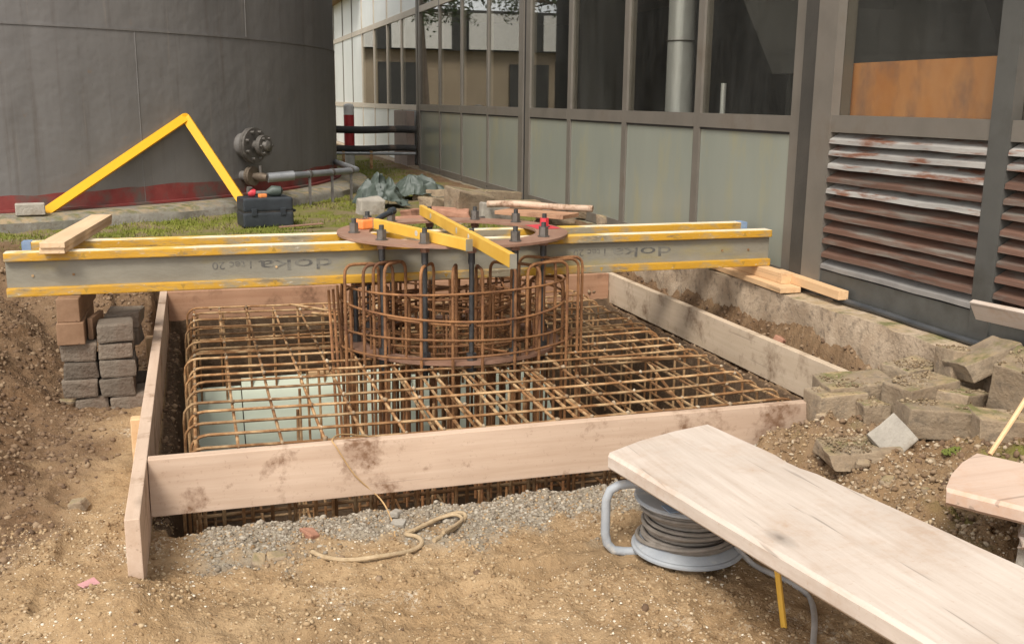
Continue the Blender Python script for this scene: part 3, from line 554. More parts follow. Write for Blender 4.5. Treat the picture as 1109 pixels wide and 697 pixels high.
ch.v = [(x, y + 1.45, z) for x, y, z in ch.v]; hp = ch.build('feed_hopper', 'cabinet'); tag(centre_origin(hp), 'brown slanting feed hopper high inside the hall', 'hopper')
lg = MB(); [lg.cyl((x, y, GZ - 0.02), (x, y, 1.62), 0.04, 8) for x in (4.0, 5.1) for y in (5.75, 6.35)]; lo = lg.build('hopper_frame', 'gap', None); lo.parent = hp; lo.location = -hp.location

p = onX(925, 40, 4.3); o = block('control_cabinet', (0.3, 0.42, 2.3), 'cabinet', (p.x, p.y, GZ - 0.02), bev=0.01); tag(o, 'tall dark grey cabinet inside the window above the louvres', 'cabinet')
# ================================================================== TANK
TC, TR = (-2.735, 12.504), 4.35
def ringpts(r, a0, a1, n): return [(TC[0] + r * math.cos(a), TC[1] + r * math.sin(a)) for a in np.linspace(a0, a1, n)]
def shell(name, r, z0, z1, mat, n=160, wav=None, parent=None, thick=0.012):
    vs = []; fs = []
    for i in range(n):
        a = 2 * math.pi * i / n; c_, s_ = math.cos(a), math.sin(a); zt = z1 + (wav(a) if wav else 0)
        vs += [(TC[0] + r * c_, TC[1] + r * s_, z0), (TC[0] + r * c_, TC[1] + r * s_, zt), (TC[0] + (r - thick) * c_, TC[1] + (r - thick) * s_, zt), (TC[0] + (r - thick) * c_, TC[1] + (r - thick) * s_, z0)]
    for i in range(n):
        k = 4 * i; l = 4 * ((i + 1) % n); fs += [(k + j, l + j, l + (j + 1) % 4, k + (j + 1) % 4) for j in range(4)]
    return MB().add(vs, fs).build(name, mat, parent, True)
TB = 0.545
tank = empty('storage_tank', (TC[0], TC[1], TB), 'big dark grey cylindrical steel storage tank with red primer foot', 'tank')
lower = shell('shell_plate', TR, TB, 1.915, 'tank', parent=tank); shell('shell_plate', TR - 0.006, 1.915, 7.0, 'tank', parent=tank)
shell('weld_seam', TR + 0.006, 1.907, 1.923, 'tank', parent=tank, thick=0.02)
for a_, z0_, z1_ in ((4.62, TB, 1.905), (5.28, TB, 1.905), (4.95, 1.925, 6.9), (5.55, 1.925, 6.9), (4.35, 1.925, 6.9)):
    cx_, cy_ = TC[0] + TR * math.cos(a_), TC[1] + TR * math.sin(a_); MB().tube([(cx_, cy_, z0_), (cx_, cy_, z1_)], 0.0035, 6).build('weld_seam', 'tank', tank, True)
shell('primer_band', TR + 0.002, TB, 0.655, 'redband', 360, lambda a: 0.04 * float(fbm(a * 11, 1.2, 4)) + 0.045 * float(sm((a - 4.9) / 0.45)), tank, 0.004)
shell('foot_ring', TR + 0.05, TB, TB + 0.018, 'redband', parent=tank, thick=0.06)
rf = MB(); rp = ringpts(TR, 0, 2 * math.pi, 97)[:-1]; rf.add([(x, y, 6.98) for x, y in rp] + [(TC[0], TC[1], 7.7)], [(i, (i + 1) % 96, 96) for i in range(96)]); rf.build('roof', 'tank', tank)
def radial(px_, py_, extra=0.0):
    v = ray(px_, py_); o = CAM[:2] - np.array(TC); a = v[:2] @ v[:2]; b_ = 2 * o @ v[:2]; c_ = o @ o - (TR + extra) ** 2
    t = (-b_ - math.sqrt(max(0, b_ * b_ - 4 * a * c_))) / 2 / a; p = Vector(CAM + v * t); d = Vector((p.x - TC[0], p.y - TC[1], 0)).normalized(); return p, d
# concrete pad
b = MB(); vs = []; n = 220
prof = [(TR - 0.3, TB - 0.002), (TR + 0.20, TB - 0.004), (TR + 0.31, TB - 0.02), (TR + 0.345, TB - 0.05), (TR + 0.36, GZ - 0.15)]
for i in range(n):
    a = 2 * math.pi * i / n
    for k, (r_, z_) in enumerate(prof):
        e = 0.03 * float(fbm(math.cos(a) * 14, math.sin(a) * 14 + k * .7, 3)) if k > 1 else 0.0; vs.append((TC[0] + (r_ + e) * math.cos(a), TC[1] + (r_ + e) * math.sin(a), z_ + (e * 0.35 if 0 < k < 4 else 0)))
L_ = len(prof); b.add(vs, [(i * L_ + k, ((i + 1) % n) * L_ + k, ((i + 1) % n) * L_ + k + 1, i * L_ + k + 1) for i in range(n) for k in range(L_ - 1)])
pad = b.build('tank_pad', 'kerb', None, True); tag(centre_origin(pad), 'weathered mossy concrete ring pad under the storage tank', 'concrete pad')
# blind flange nozzle
p, d = radial(262, 157)
side = Vector((0, 0, 1)).cross(d).normalized(); upv = Vector((0, 0, 1))
nz = MB().cyl(p - d * 0.03, p + d * 0.10, 0.105, 32).build('nozzle', 'tank', tank, True)
MB().cyl(p + d * 0.10, p + d * 0.125, 0.155, 40).build('flange', 'nut', tank); MB().cyl(p + d * 0.128, p + d * 0.155, 0.155, 40).build('blind_flange', 'nut', tank)
for k in range(8):
    a = 2 * math.pi * (k + 0.5) / 8; c_ = p + side * 0.125 * math.cos(a) + upv * 0.125 * math.sin(a); MB().cyl(c_ + d * 0.085, c_ + d * 0.19, 0.014, 6).build('bolt', 'nut', tank)
q = p + d * 0.155 + side * 0.0; MB().cyl(q, q + d * 0.07, 0.045, 20).build('nozzle', 'nut', tank, True); MB().cyl(q + d * 0.07, q + d * 0.115, 0.092, 28).build('flange', 'nut', tank)
MB().tube([q + d * 0.115, q + d * 0.15, q + d * 0.165], [0.05, 0.045, 0.02], 16).build('cap', 'nut', tank, True)
for k in range(6):
    a = 2 * math.pi * k / 6; c_ = q + side * 0.072 * math.cos(a) + upv * 0.072 * math.sin(a); MB().cyl(c_ + d * 0.06, c_ + d * 0.14, 0.011, 6).build('bolt', 'nut', tank)
# drain pipe
p, d = radial(262, 190); z = p.z
dp = empty('drain_pipe', (p.x, p.y, GZ), 'grey drain pipe with valve leaving the tank foot and bending away', 'pipe')
MB().cyl(p - d * 0.02, p + d * 0.09, 0.042, 20).build('stub', 'tank', dp, True); MB().cyl(p + d * 0.09, p + d * 0.115, 0.085, 24).build('flange', 'brass', dp); MB().cyl(p + d * 0.118, p + d * 0.14, 0.085, 24).build('flange', 'brass', dp)
s0 = p + d * 0.14; e1 = onY(290, 192.5, s0.y - 0.10); MB().tube([s0, (s0 + e1) / 2, e1], [0.026, 0.042, 0.030], 16).build('valve', 'brass', dp, True); MB().cyl((s0 + e1) / 2, (s0 + e1) / 2 + Vector((0, 0, 0.10)), 0.014, 8).build('valve_stem', 'nut', dp)
e2 = onY(318, 190, e1.y + 0.05); e3 = onY(383, 184.5, e1.y + 0.62)
MB().tube([e1, e2], 0.043, 18).build('sleeve', 'galv', dp, True)
b_end = Vector((e3.x + 0.03, e3.y + 2.6, e3.z - 0.02)); pth = [e2 - (e2 - e1) * 0.2] + [e2 + (e3 - e2) * t for t in (0.3, 0.6, 0.92)] + [e3 + Vector((0.03, 0.02, 0)), e3 + Vector((0.04, 0.08, 0))] + [b_end]
MB().tube(pth, 0.030, 16).build('pipe_run', 'galv', dp, True)
for t in (0.25, 0.62, 0.95):
    c_ = e2 + (e3 - e2) * t; zg = gz(c_.x, c_.y); zg = max(zg, TB - 0.01 if math.hypot(c_.x - TC[0], c_.y - TC[1]) < TR + 0.3 else zg); MB().box((c_.x - 0.012, c_.y - 0.012, zg - 0.02), (c_.x + 0.012, c_.y + 0.012, c_.z)).build('stand', 'nut', dp); MB().cyl(c_ - (e3 - e2).normalized() * 0.012, c_ + (e3 - e2).normalized() * 0.012, 0.037, 14).build('clamp', 'nut', dp)
# pipes between tank and wall
for yy, rr, mat, lab in ((140.5, 0.052, 'rubber', 'thick black lagged pipe, upper of two running from tank to wall'), (160.5, 0.045, 'rubber', 'thick black lagged pipe, lower of two running from tank to wall')):
    a_ = onY(449, yy, 14.55); o = MB().tube([(a_.x + 0.02 - t, 14.55, a_.z + 0.006 * math.sin(t * 6)) for t in np.linspace(0, 1.75, 10)], rr, 14).build('lagged_pipe', mat, None, True); tag(centre_origin(o), lab, 'pipe', 'lagged pipes behind the tank')
a_ = onY(450, 166.5, 14.4); gp = empty('thin_pipe', (a_.x - 0.75, 14.4, GZ), 'thin grey pipe on rusty posts below the two lagged pipes', 'pipe'); MB().tube([(a_.x, 14.4, a_.z), (a_.x - 1.7, 14.4, a_.z + 0.02)], 0.022, 12).build('pipe_run', 'galv', gp, True)
for xx in (onY(402, 170, 14.4).x, onY(372, 170, 14.4).x): MB().box((xx - 0.018, 14.38, gz(xx, 14.4) - 0.03), (xx + 0.018, 14.42, a_.z + 0.04)).build('post', 'rust', gp)
bs = MB().box((XF - 0.16, 14.86, GZ - 0.03), (XF - 0.046, 15.85, 1.235)).build('metal_cabinet', 'brown_sheet'); tag(centre_origin(bs), 'brown weathered sheet cabinet on the wall where the lagged pipes end', 'cabinet')
p = onZ(379, 179, GZ + 0.01); bol = empty('bollard', (p.x, p.y, GZ), 'round red and white striped bollard beside the tank', 'bollard')
for z0, z1, mt_ in ((-0.05, 0.20, 'white'), (0.20, 0.735, 'bollred'), (0.735, 0.86, 'white')): MB().cyl((p.x, p.y, GZ + z0), (p.x, p.y, GZ + z1), 0.074, 24).build('band', mt_, bol, True)
MB().tube([(p.x, p.y, GZ + 0.86), (p.x, p.y, GZ + 0.885), (p.x, p.y, GZ + 0.895)], [0.0739, 0.06, 0.02], 24).build('cap', 'white', bol, True)

# yellow angle frame against the tank
A = Vector((-1.10, 8.05, 0.0)); pk, d = radial(197, 127); PK = pk + d * 0.05; fa = onZ(49, 230, TB + 0.0); fb_ = onZ(264, 221, TB)
yf = empty('yellow_angle_frame', (PK.x, PK.y, TB), 'bright yellow steel bar bent to a peak leaning on the tank', 'frame')
for p0, p1 in ((fa, PK), (PK, fb_)):
    dd = (p1 - p0).normalized(); nn = Vector((-CF[0], -CF[1], 0.1)).normalized(); sd_ = dd.cross(nn).normalized(); nn = sd_.cross(dd)
    w2 = 0.034; t2 = 0.016; vs = [p0 + sd_ * s * w2 + nn * t * t2 for s, t in ((-1, -1), (1, -1), (1, 1), (-1, 1))] + [p1 + sd_ * s * w2 + nn * t * t2 for s, t in ((-1, -1), (1, -1), (1, 1), (-1, 1))]
    # mitre at the peak: push the end so both legs meet
    MB().add(vs, [(3, 2, 1, 0), (4, 5, 6, 7), (0, 1, 5, 4), (1, 2, 6, 5), (2, 3, 7, 6), (3, 0, 4, 7)]).build('leg', 'yframe', yf)
MB().cyl(PK + Vector((0, -0.018, -0.002)), PK + Vector((0, 0.018, 0)), 0.034, 20).build('corner', 'yframe', yf, True)
q = onZ(32, 233, TB); block('timber_block', (0.20, 0.10, 0.085), 'conc', (q.x, q.y + 0.06, TB - 0.004), (0, 0, 0.15), None, 0.006, seed=3); tag(bpy.data.objects['timber_block'], 'weathered block beside the left foot of the yellow frame', 'block')

# ================================================================== FORMWORK
T = 0.042
def board(name, lo, hi, mat, label, axis, dark=None):
    dims = (hi[0] - lo[0], hi[1] - lo[1], hi[2] - lo[2]); o = block(name, dims, mat, ((lo[0] + hi[0]) / 2, (lo[1] + hi[1]) / 2, lo[2]), bev=0.003, segs=2); return tag(o, label, 'board', 'pit formwork boards')
fl = board('formwork_board', (FX0 - T, 2.865, BB - 0.045), (FX0, FY1 + 0.05, BT), 'board_y', 'pale formwork board along the left side of the pit', 1)
fn = board('formwork_board', (FX0 + 0.002, FY0 - T, BB), (FX1 - 0.002, FY0, BT), 'board', 'pale mud-spotted formwork board across the front of the pit', 0)
fr_ = board('formwork_board', (FX1, 3.12, BB - 0.0), (FX1 + T, FY1 + 0.3, BT), 'board_dirty', 'muddy formwork board along the right side of the pit', 1)
ff = board('formwork_board', (FX0 + 0.002, FY1, BB), (FX1 - 0.002, FY1 + T, BT), 'board_red', 'reddish wet formwork board at the back of the pit', 0)
for (x, y, h, lab) in ((FX0 - T - 0.022, 5.35, 0.20, 'small stake behind the left formwork board, the farther one'), (FX0 - T - 0.022, 3.95, 0.20, 'small stake behind the left formwork board, the nearer one')):
    z = gz(x, y) - 0.12; tag(block('stake', (0.038, 0.05, BT - 0.03 - z), 'timber', (x, y, z)), lab, 'stake', 'stakes behind the left board')
# insulation boards against the far pit wall
for x0, x1, zt, yy, lab in ((-0.09, 0.20, -0.335, 6.27, 'pale green insulation board in the pit, narrow leftmost one'), (0.205, 1.25, -0.285, 6.255, 'pale green insulation board in the pit, tall middle one'), (1.255, 2.15, -0.34, 6.27, 'pale green insulation board in the pit, right one behind the anchor cage')):
    zb_ = -0.86; yb_ = yy - 0.62; th_ = 0.05
    vs = [(x, y + t * 0.035, z + t * 0.036) for t in (-1, 0) for x, y, z in ((x0, yb_, zb_), (x1, yb_, zb_), (x1, yy, zt), (x0, yy, zt))]
    o = MB().add(vs, [(0, 3, 2, 1), (4, 5, 6, 7), (0, 1, 5, 4), (1, 2, 6, 5), (2, 3, 7, 6), (3, 0, 4, 7)]).build('insulation_board', 'insul'); tag(centre_origin(o), lab, 'insulation', 'insulation boards in the pit')
o = bar_between('plank_offcut', (0.60, 6.30, -0.27), (0.92, 6.32, -0.262), 0.06, 0.02, 'timber'); tag(o, 'orange timber offcut lying on top of the insulation board', 'plank'); o.location = (0.76, 6.25, -0.283)

# ================================================================== REBAR MAT CAGE
def bar(path, r, name, parent, mat='rust', n=6): return MB().tube(path, r, n).build(name, mat, parent, True)
mat_ = empty('rebar_cage', (1.2, 5.0, -0.80), 'rusty reinforcement cage filling the formwork pit', 'rebar cage')
ZM = 0.135; ZB = -0.78
def ubar(fixed, a0, a1, ax, ztop, zbot, r, rad=0.05, jit=0.008):
    pts = []
    def P3(u, z): return (u, fixed + rng.uniform(-1, 1) * jit * 0.3, z) if ax == 0 else (fixed + rng.uniform(-1, 1) * jit * 0.3, u, z)
    pts.append(P3(a0, zbot)); pts.append(P3(a0, ztop - rad * 1.3))
    for k in range(1, 4): t = k * math.pi / 8; pts.append(P3(a0 + rad * (1 - math.cos(t)), ztop - rad + rad * math.sin(t)))
    pts.append(P3(a0 + rad * 1.1, ztop)); nm = 6
    for k in range(1, nm): pts.append(P3(a0 + (a1 - a0) * k / nm, ztop - 0.012 * math.sin(math.pi * k / nm) + rng.uniform(-1, 1) * 0.003))
    pts.append(P3(a1 - rad * 1.1, ztop))
    for k in range(3, 0, -1): t = k * math.pi / 8; pts.append(P3(a1 - rad * (1 - math.cos(t)), ztop - rad + rad * math.sin(t)))
    pts.append(P3(a1, ztop - rad * 1.3)); pts.append(P3(a1, zbot)); return pts
ysx = [3.55, 3.70, 3.85, 4.00, 4.16, 4.29, 4.48, 4.62, 4.74, 4.88, 5.06, 5.16, 5.27, 5.42, 5.60, 5.79, 5.99, 6.18, 6.34]
for k, y in enumerate(ysx):
    dx = 0.014 * ((k * 7) % 5 - 2) / 2
    bar(ubar(y, -0.085 + dx, 2.45 + dx, 0, ZM + 0.014, -0.45 - 0.25 * ((k * 3) % 4) / 3, 0.0075, 0.06), 0.0064, 'bar', mat_)
    if k % 3 == 1 and k > 8: bar(ubar(y + 0.03, -0.06 + dx, 2.43 + dx, 0, ZM - 0.045, -0.75, 0.007, 0.05), 0.007, 'bar', mat_)
xsy = [-0.05, 0.10, 0.26, 0.42, 0.57, 0.73, 0.88, 1.04, 1.19, 1.35, 1.50, 1.66, 1.82, 1.98, 2.13, 2.28, 2.41]
for k, x in enumerate(xsy): bar(ubar(x, 3.50 + rng.uniform(-.01, .01), 6.36, 1, ZM, -0.75, 0.008, 0.05), 0.0066, 'bar', mat_)
for k in range(10):          # extra lengthways bars bundled under the anchor ring
    x0 = 0.85 + 0.105 * k + rng.uniform(-.025, .025); x1 = x0 + rng.uniform(-0.10, 0.10); y1 = 6.28 if k % 2 else 5.9
    bar([(x0, 3.53, ZM - 0.03 - 0.012 * (k % 3)), (x0 * .5 + x1 * .5, 4.9, ZM - 0.028), (x1, y1, ZM - 0.022)], 0.0072, 'bar', mat_)
for k in range(9): y = 3.58 + 0.33 * k; bar([(-0.07, y, ZB), (2.43, y + 0.01, ZB)], 0.0075, 'bar', mat_)
for k in range(11): x = 0.0 + 0.24 * k; bar([(x, 3.52, ZB + 0.016), (x + 0.01, 6.33, ZB + 0.016)], 0.0075, 'bar', mat_)
for zz in (-0.05, -0.24, -0.43, -0.62):
    for y in ((3.535, 6.33) if zz > -0.2 else (3.535,)): bar([(-0.06, y, zz), (2.43, y, zz + 0.005)], 0.007, 'bar', mat_)
    for x in (-0.062, 2.425): bar([(x, 3.52, zz + 0.02), (x, 6.34, zz + 0.02)], 0.007, 'bar', mat_)
for k in range(33):          # upright links of the near and far faces
    x = -0.03 + 0.075 * k + rng.uniform(-.015, .015); bar([(x, 3.52 + 0.012 * (k % 2), -0.78), (x + rng.uniform(-.01, .01), 3.52 + 0.012 * (k % 2), ZM - 0.01)], 0.0075, 'link', mat_)
for k in range(17): x = -0.03 + 0.148 * k; bar([(x, 6.20, -0.40), (x, 6.27, ZM - 0.01)], 0.0075, 'link', mat_)
for k in range(22):          # inner uprights
    x = 0.35 + 1.75 * rng.random(); y = 3.9 + 1.5 * rng.random(); bar([(x, y, -0.78), (x + rng.uniform(-.02, .02), y, ZM - 0.02)], 0.007, 'link', mat_)
for (a, b_) in (((0.52, 6.30, ZM + 0.02), (0.98, 5.55, ZM + 0.055)), ((0.62, 6.0, ZM + 0.02), (1.5, 5.4, ZM + 0.03)), ((2.1, 6.2, ZM + 0.02), (1.35, 5.5, ZM + 0.03)), ((1.85, 4.5, ZM + 0.025), (2.4, 4.42, ZM + 0.03)), ((2.05, 3.9, ZM - 0.1), (2.40, 5.4, ZM - 0.09))): bar([a, b_], 0.0075, 'bar', mat_)

kp = np.array([(x, y, ZM + 0.008) for x in xsy for y in ysx if rng.random() < 0.75]); kg = np.random.default_rng(31)
kn = scatter('tie_wires', kp, 0.007 + 0.004 * kg.random(len(kp)), 'clod2', 1.0, 32); kn.parent = mat_; kn.location = -WLOC[mat_]
# ================================================================== ANCHOR BASKET
PC = Vector((1.275, 5.15, 0)); PZ = 0.722
def annulus(name, c, r0, r1, z0, z1, mat, parent, n=72):
    vs = []
    for i in range(n):
        a = 2 * math.pi * i / n; vs += [(c.x + r * math.cos(a), c.y + r * math.sin(a), z) for r, z in ((r0, z0), (r1, z0), (r1, z1), (r0, z1))]
    fs = [(4 * i + j, 4 * ((i + 1) % n) + j, 4 * ((i + 1) % n) + (j + 1) % 4, 4 * i + (j + 1) % 4) for i in range(n) for j in range(4)]
    return MB().add(vs, [f[::-1] for f in fs]).build(name, mat, parent)
ab = empty('anchor_basket', (PC.x, PC.y, 0.12), 'anchor bolt basket with rusty top ring plate and black rods', 'anchor basket')
top = annulus('top_plate', PC, 0.435, 0.60, PZ, PZ + 0.012, 'plate', ab); annulus('bottom_plate', PC, 0.465, 0.565, 0.150, 0.165, 'plate', ab)
RB = 0.515
angs = [178, -146, -119, -94, -68, -42, 3, 33, 62, 91, 118, 140]
for k, a in enumerate(angs):
    x = PC.x + RB * math.cos(R(a)); y = PC.y + RB * math.sin(R(a)); red = (a == 3)
    rod = MB().cyl((x, y, 0.06), (x, y, PZ + 0.085), 0.0125, 12).build('anchor_rod', 'anchor', ab, True)
    MB().cyl((x, y, 0.14 - 0.03), (x, y, 0.149), 0.026, 6).build('nut', 'anchor', rod); MB().cyl((x, y, 0.166), (x, y, 0.20), 0.026, 6).build('nut', 'anchor', rod)
    MB().cyl((x, y, PZ + 0.013), (x, y, PZ + 0.017), 0.030, 16).build('washer', 'nut', rod); MB().cyl((x, y, PZ + 0.0172), (x, y, PZ + 0.062), 0.024, 6).build('nut', 'redpaint' if red else 'nut', rod)
    MB().cyl((x, y, PZ - 0.03), (x, y, PZ - 0.002), 0.024, 6).build('nut', 'plate', rod); MB().cyl((x, y, PZ - 0.085), (x, y, PZ - 0.032), 0.0165, 10).build('sleeve', 'anchor', rod, True)
aa = np.linspace(R(-6), R(16), 8); vs = [(PC.x + r * math.cos(a), PC.y + r * math.sin(a), PZ + 0.0135) for a in aa for r in (0.45, 0.58)]
MB().add(vs, [(2 * i, 2 * i + 1, 2 * i + 3, 2 * i + 2) for i in range(7)]).build('paint_patch', 'redpaint', ab)

# ring of inverted U stirrups with hoops round the anchor rods
sc = empty('stirrup_ring', (PC.x, PC.y, 0.0), 'round rusty cage of inverted U stirrups and hoops around the anchor rods', 'rebar cage')
RO, RI = 0.585, 0.395
for a in (195, 215, 222, 241, 256, 270, 287, 303, 318, 333, 342, 3, 30, 47, 62, 78, 95, 110, 126, 146, 176):
    beamzone = False; ztop = 0.622 + rng.uniform(-0.014, 0.014)
    c_, s_ = math.cos(R(a)), math.sin(R(a)); rad = 0.045; yo = PC.y + RO * s_; yi = PC.y + RI * s_; xo = PC.x + RO * c_; xi = PC.x + RI * c_ + rng.uniform(-.02, .02)
    if yo < 4.875: yi = min(yi, 4.87)                 # the tall ones stay clear of the beams
    elif yo > 5.39: yi = max(yi, 5.385)
    else: ztop = 0.498
    def q3(r_, z): t = (RO - r_) / (RO - RI); return (xo + (xi - xo) * t, yo + (yi - yo) * t, z)
    pts = [q3(RO, -0.6), q3(RO, 0.2), q3(RO, ztop - rad * 1.2)] + [q3(RO - rad * (1 - math.cos(t)), ztop - rad + rad * math.sin(t)) for t in (0.4, 0.8, 1.2)] + [q3(RO - rad * 1.1, ztop), q3(RI + rad * 1.1, ztop)]
    pts += [q3(RI + rad * (1 - math.cos(t)), ztop - rad + rad * math.sin(t)) for t in (1.2, 0.8, 0.4)] + [q3(RI, ztop - rad * 1.2), q3(RI, -0.6)]
    bar(pts, 0.0078, 'stirrup', sc, 'rust_cage', 8)
for (xo, yo, xi, yi) in ((0.662, 4.84, 0.83, 4.862), (0.745, 4.80, 0.90, 4.858), (1.885, 4.84, 1.66, 4.80), (1.845, 4.79, 1.60, 4.72), (1.76, 4.72, 1.53, 4.66)):
    ztop = 0.622; rad = 0.045
    def q3(r_, z): t = (RO - r_) / (RO - RI); return (xo + (xi - xo) * t, yo + (yi - yo) * t, z)
    bar([q3(RO, -0.6), q3(RO, ztop - rad * 1.2)] + [q3(RO - rad * (1 - math.cos(t)), ztop - rad + rad * math.sin(t)) for t in (0.4, 0.8, 1.2)] + [q3(RO - rad * 1.1, ztop), q3(RI + rad * 1.1, ztop)] + [q3(RI + rad * (1 - math.cos(t)), ztop - rad + rad * math.sin(t)) for t in (1.2, 0.8, 0.4)] + [q3(RI, ztop - rad * 1.2), q3(RI, -0.6)], 0.0078, 'stirrup', sc, 'rust_cage', 8)
for k in range(46):
    a = rng.uniform(0, 6.28); r_ = rng.uniform(0.10, 0.56); x = PC.x + r_ * math.cos(a); y = PC.y + r_ * math.sin(a); bar([(x, y, -0.6), (x + rng.uniform(-.02, .02), y, rng.uniform(0.22, 0.49))], 0.0062, 'upright', sc, 'rust_cage')
for z, r_ in ((0.512, RO + 0.010), (0.385, RO + 0.012), (0.268, RO + 0.010), (0.20, RO + 0.05), (0.45, RI - 0.012), (0.38, RI - 0.05), (0.30, RI - 0.012), (0.24, RI - 0.06), (0.17, RI - 0.01), (0.33, RI + 0.09), (0.22, RI + 0.10)):
    bar([(PC.x + r_ * math.cos(t), PC.y + r_ * math.sin(t), min(z, 0.50) + 0.014 * math.sin(t * 2 + z * 20)) for t in np.linspace(0, 2 * math.pi * 1.02, 60)], 0.0062, 'hoop', sc, 'rust_cage')
for k in range(10):
    x = PC.x + 0.36 * math.cos(k * 0.63); y = PC.y + 0.36 * math.sin(k * 0.63); bar([(x, y, -0.6), (x + .01, y, 0.50 if not (4.9 < y < 5.4) else 0.45)], 0.008, 'upright', sc, 'rust_cage')
for k in range(14):
    a = rng.uniform(0, 6.28); b_ = a + rng.uniform(1.6, 2.9); z_ = rng.uniform(0.17, 0.42); bar([(PC.x + 0.55 * math.cos(a), PC.y + 0.55 * math.sin(a), z_), (PC.x + 0.55 * math.cos(b_), PC.y + 0.55 * math.sin(b_), z_ + rng.uniform(-.06, .06))], 0.006, 'cross_bar', sc, 'rust_cage')
for x, y in ((0.60, 4.72), (0.625, 4.74), (0.66, 4.85), (0.70, 4.90)): bar([(x, y, -0.4), (x + .005, y + 0.3, 0.47)], 0.0075, 'upright', sc, 'rust_cage')

# ================================================================== BEAMS
def beam(y, x0, x1, zt, label, ends, ang=0.0):
    e = empty('formwork_beam', ((x0 + x1) / 2, y, zt - 0.2), label, 'beam', 'timber formwork beams')
    f = 0.04; L = x1 - x0
    for nm, z0, mt_ in (('top_flange', zt - f, 'flange'), ('bottom_flange', zt - 0.2, 'flange')):
        o = block(nm, (L, 0.08, f), mt_, ((x0 + x1) / 2, y, z0), parent=e, bev=0.005, segs=2)
        if nm == 'top_flange':
            o.data.materials.append(M['flange_top'])
            for p in o.data.polygons:
                if p.normal.z > 0.5: p.material_index = 1
    MB().box((x0 + 0.002, y - 0.014, zt - 0.2 + f), (x1 - 0.002, y + 0.014, zt - f)).build('web', 'web', e)
    for x, mt_ in ((x0 - 0.004, ends[0]), (x1 - 0.036, ends[1])):
        for z0 in (zt - 0.2, zt - f):
            if mt_: MB().box((x, y - 0.042, z0 - 0.002), (x + 0.04, y + 0.042, z0 + f + 0.002)).build('end_cap', mt_, e)
    return e
b1 = beam(4.95, -0.83, 3.03, 0.7185, 'yellow and grey I-shaped formwork beam nearer the camera, lettered on its web', (None, None))
b2 = beam(5.30, -0.80, 3.07, 0.7185, 'yellow formwork beam behind the lettered one, with blue ends', ('cap', 'cap'))
def lettering(x_right, x_left, z, size_big, size_small):
    """the beam lies upside down: its print reads from right to left, turned by 180 degrees"""
    wlet = x_right - x_left
    for txt, h, a0, a1 in (('doka', size_big, 0.0, 0.62), ('I tec 20', size_small, 0.68, 1.0)):
        cu = bpy.data.curves.new('print', 'FONT'); cu.body = txt; cu.size = 1.0; cu.resolution_u = 3
        ob = bpy.data.objects.new('tmp', cu); COL.objects.link(ob); dg = bpy.context.evaluated_depsgraph_get(); me = bpy.data.meshes.new_from_object(ob.evaluated_get(dg)); COL.objects.unlink(ob); bpy.data.objects.remove(ob)
        a = np.empty(len(me.vertices) * 3); me.vertices.foreach_get('co', a); a = a.reshape(-1, 3)
        u = (a[:, 0] - a[:, 0].min()) / (a[:, 0].max() - a[:, 0].min()); v_ = a[:, 1] / 0.72
        co = np.stack([x_right - wlet * (a0 + (a1 - a0) * u), np.full(len(a), 4.95 - 0.0155), z - v_ * h], 1); me.vertices.foreach_set('co', co.ravel()); me.update()
        me.name = 'lettering'; me.materials.clear(); me.materials.append(M['print']); link(bpy.data.objects.new('lettering', me), b1)
lettering(0.615, 0.055, 0.642, 0.052, 0.036); lettering(2.43, 1.87, 0.642, 0.052, 0.036)
for x in (-0.55, 0.35, 2.74, 2.9, -0.72): MB().cyl((x, 4.95 - 0.018, 0.61), (x, 4.95 - 0.01, 0.61), 0.006, 8).build('rivet', 'rust', b1)
for k in range(9):
    for z0 in (0.70, 0.538):
        x = -0.5 + 0.42 * k; s_ = 0.011; up_ = 1 if z0 > 0.6 else -1; MB().add([(x - s_, 4.95 - 0.0405, z0 - up_ * s_), (x + s_, 4.95 - 0.0405, z0 - up_ * s_), (x, 4.95 - 0.0405, z0 + up_ * s_)], [(0, 1, 2)]).build('triangle_mark', 'mark', b1)

# timbers on the beams, left
z = 0.7195
for k, (dx, dy, lab) in enumerate(((0.0, 0.0, 'pale timber slat lying across the beams, the lower of two'), (0.004, -0.01, 'pale timber slat lying across the beams, the upper of two'))):
    o = bar_between('slat', (-0.62 + dx, 4.84 + dy, z + 0.0265 * k), (-0.50 + dx, 5.95 + dy, z + 0.0265 * k), 0.105, 0.026, 'timber_y', axis='y'); tag(o, lab, 'timber', 'slats on the beams')
# spirit levels on the ring plate
def level(a, b_, wid, hgt, label, holes):
    o = bar_between('spirit_level', a, b_, wid, hgt, 'level', bev=0.003); tag(o, label, 'spirit level', 'levels on the ring plate'); L = (Vector(b_) - Vector(a)).length
    for t in holes:
        v = MB(); v.cyl((t * L, -wid / 2 - 0.001, hgt * .55), (t * L, wid / 2 + 0.001, hgt * .55), hgt * 0.27, 16); h = v.build('vial', 'capw', None); h.parent = o
    for s in (-1, 1):
        h = MB().box((s * L / 2 - 0.004, -wid / 2 - 0.001, -0.001), (s * L / 2 + 0.004, wid / 2 + 0.001, hgt + 0.001)).build('end_cap', 'web', None); h.parent = o
    return o
l1 = level((1.255, 5.83, PZ + 0.014 + 0.006), (1.205, 3.86, PZ + 0.014 + 0.004), 0.026, 0.058, 'long yellow spirit level lying across the ring plate toward the camera', (-0.33, 0.0, 0.13))
l2 = level((0.895, 5.30, PZ + 0.0135), (1.165, 4.40, PZ + 0.0135), 0.03, 0.052, 'short yellow spirit level on the ring plate, left of the long one', (0.0,))
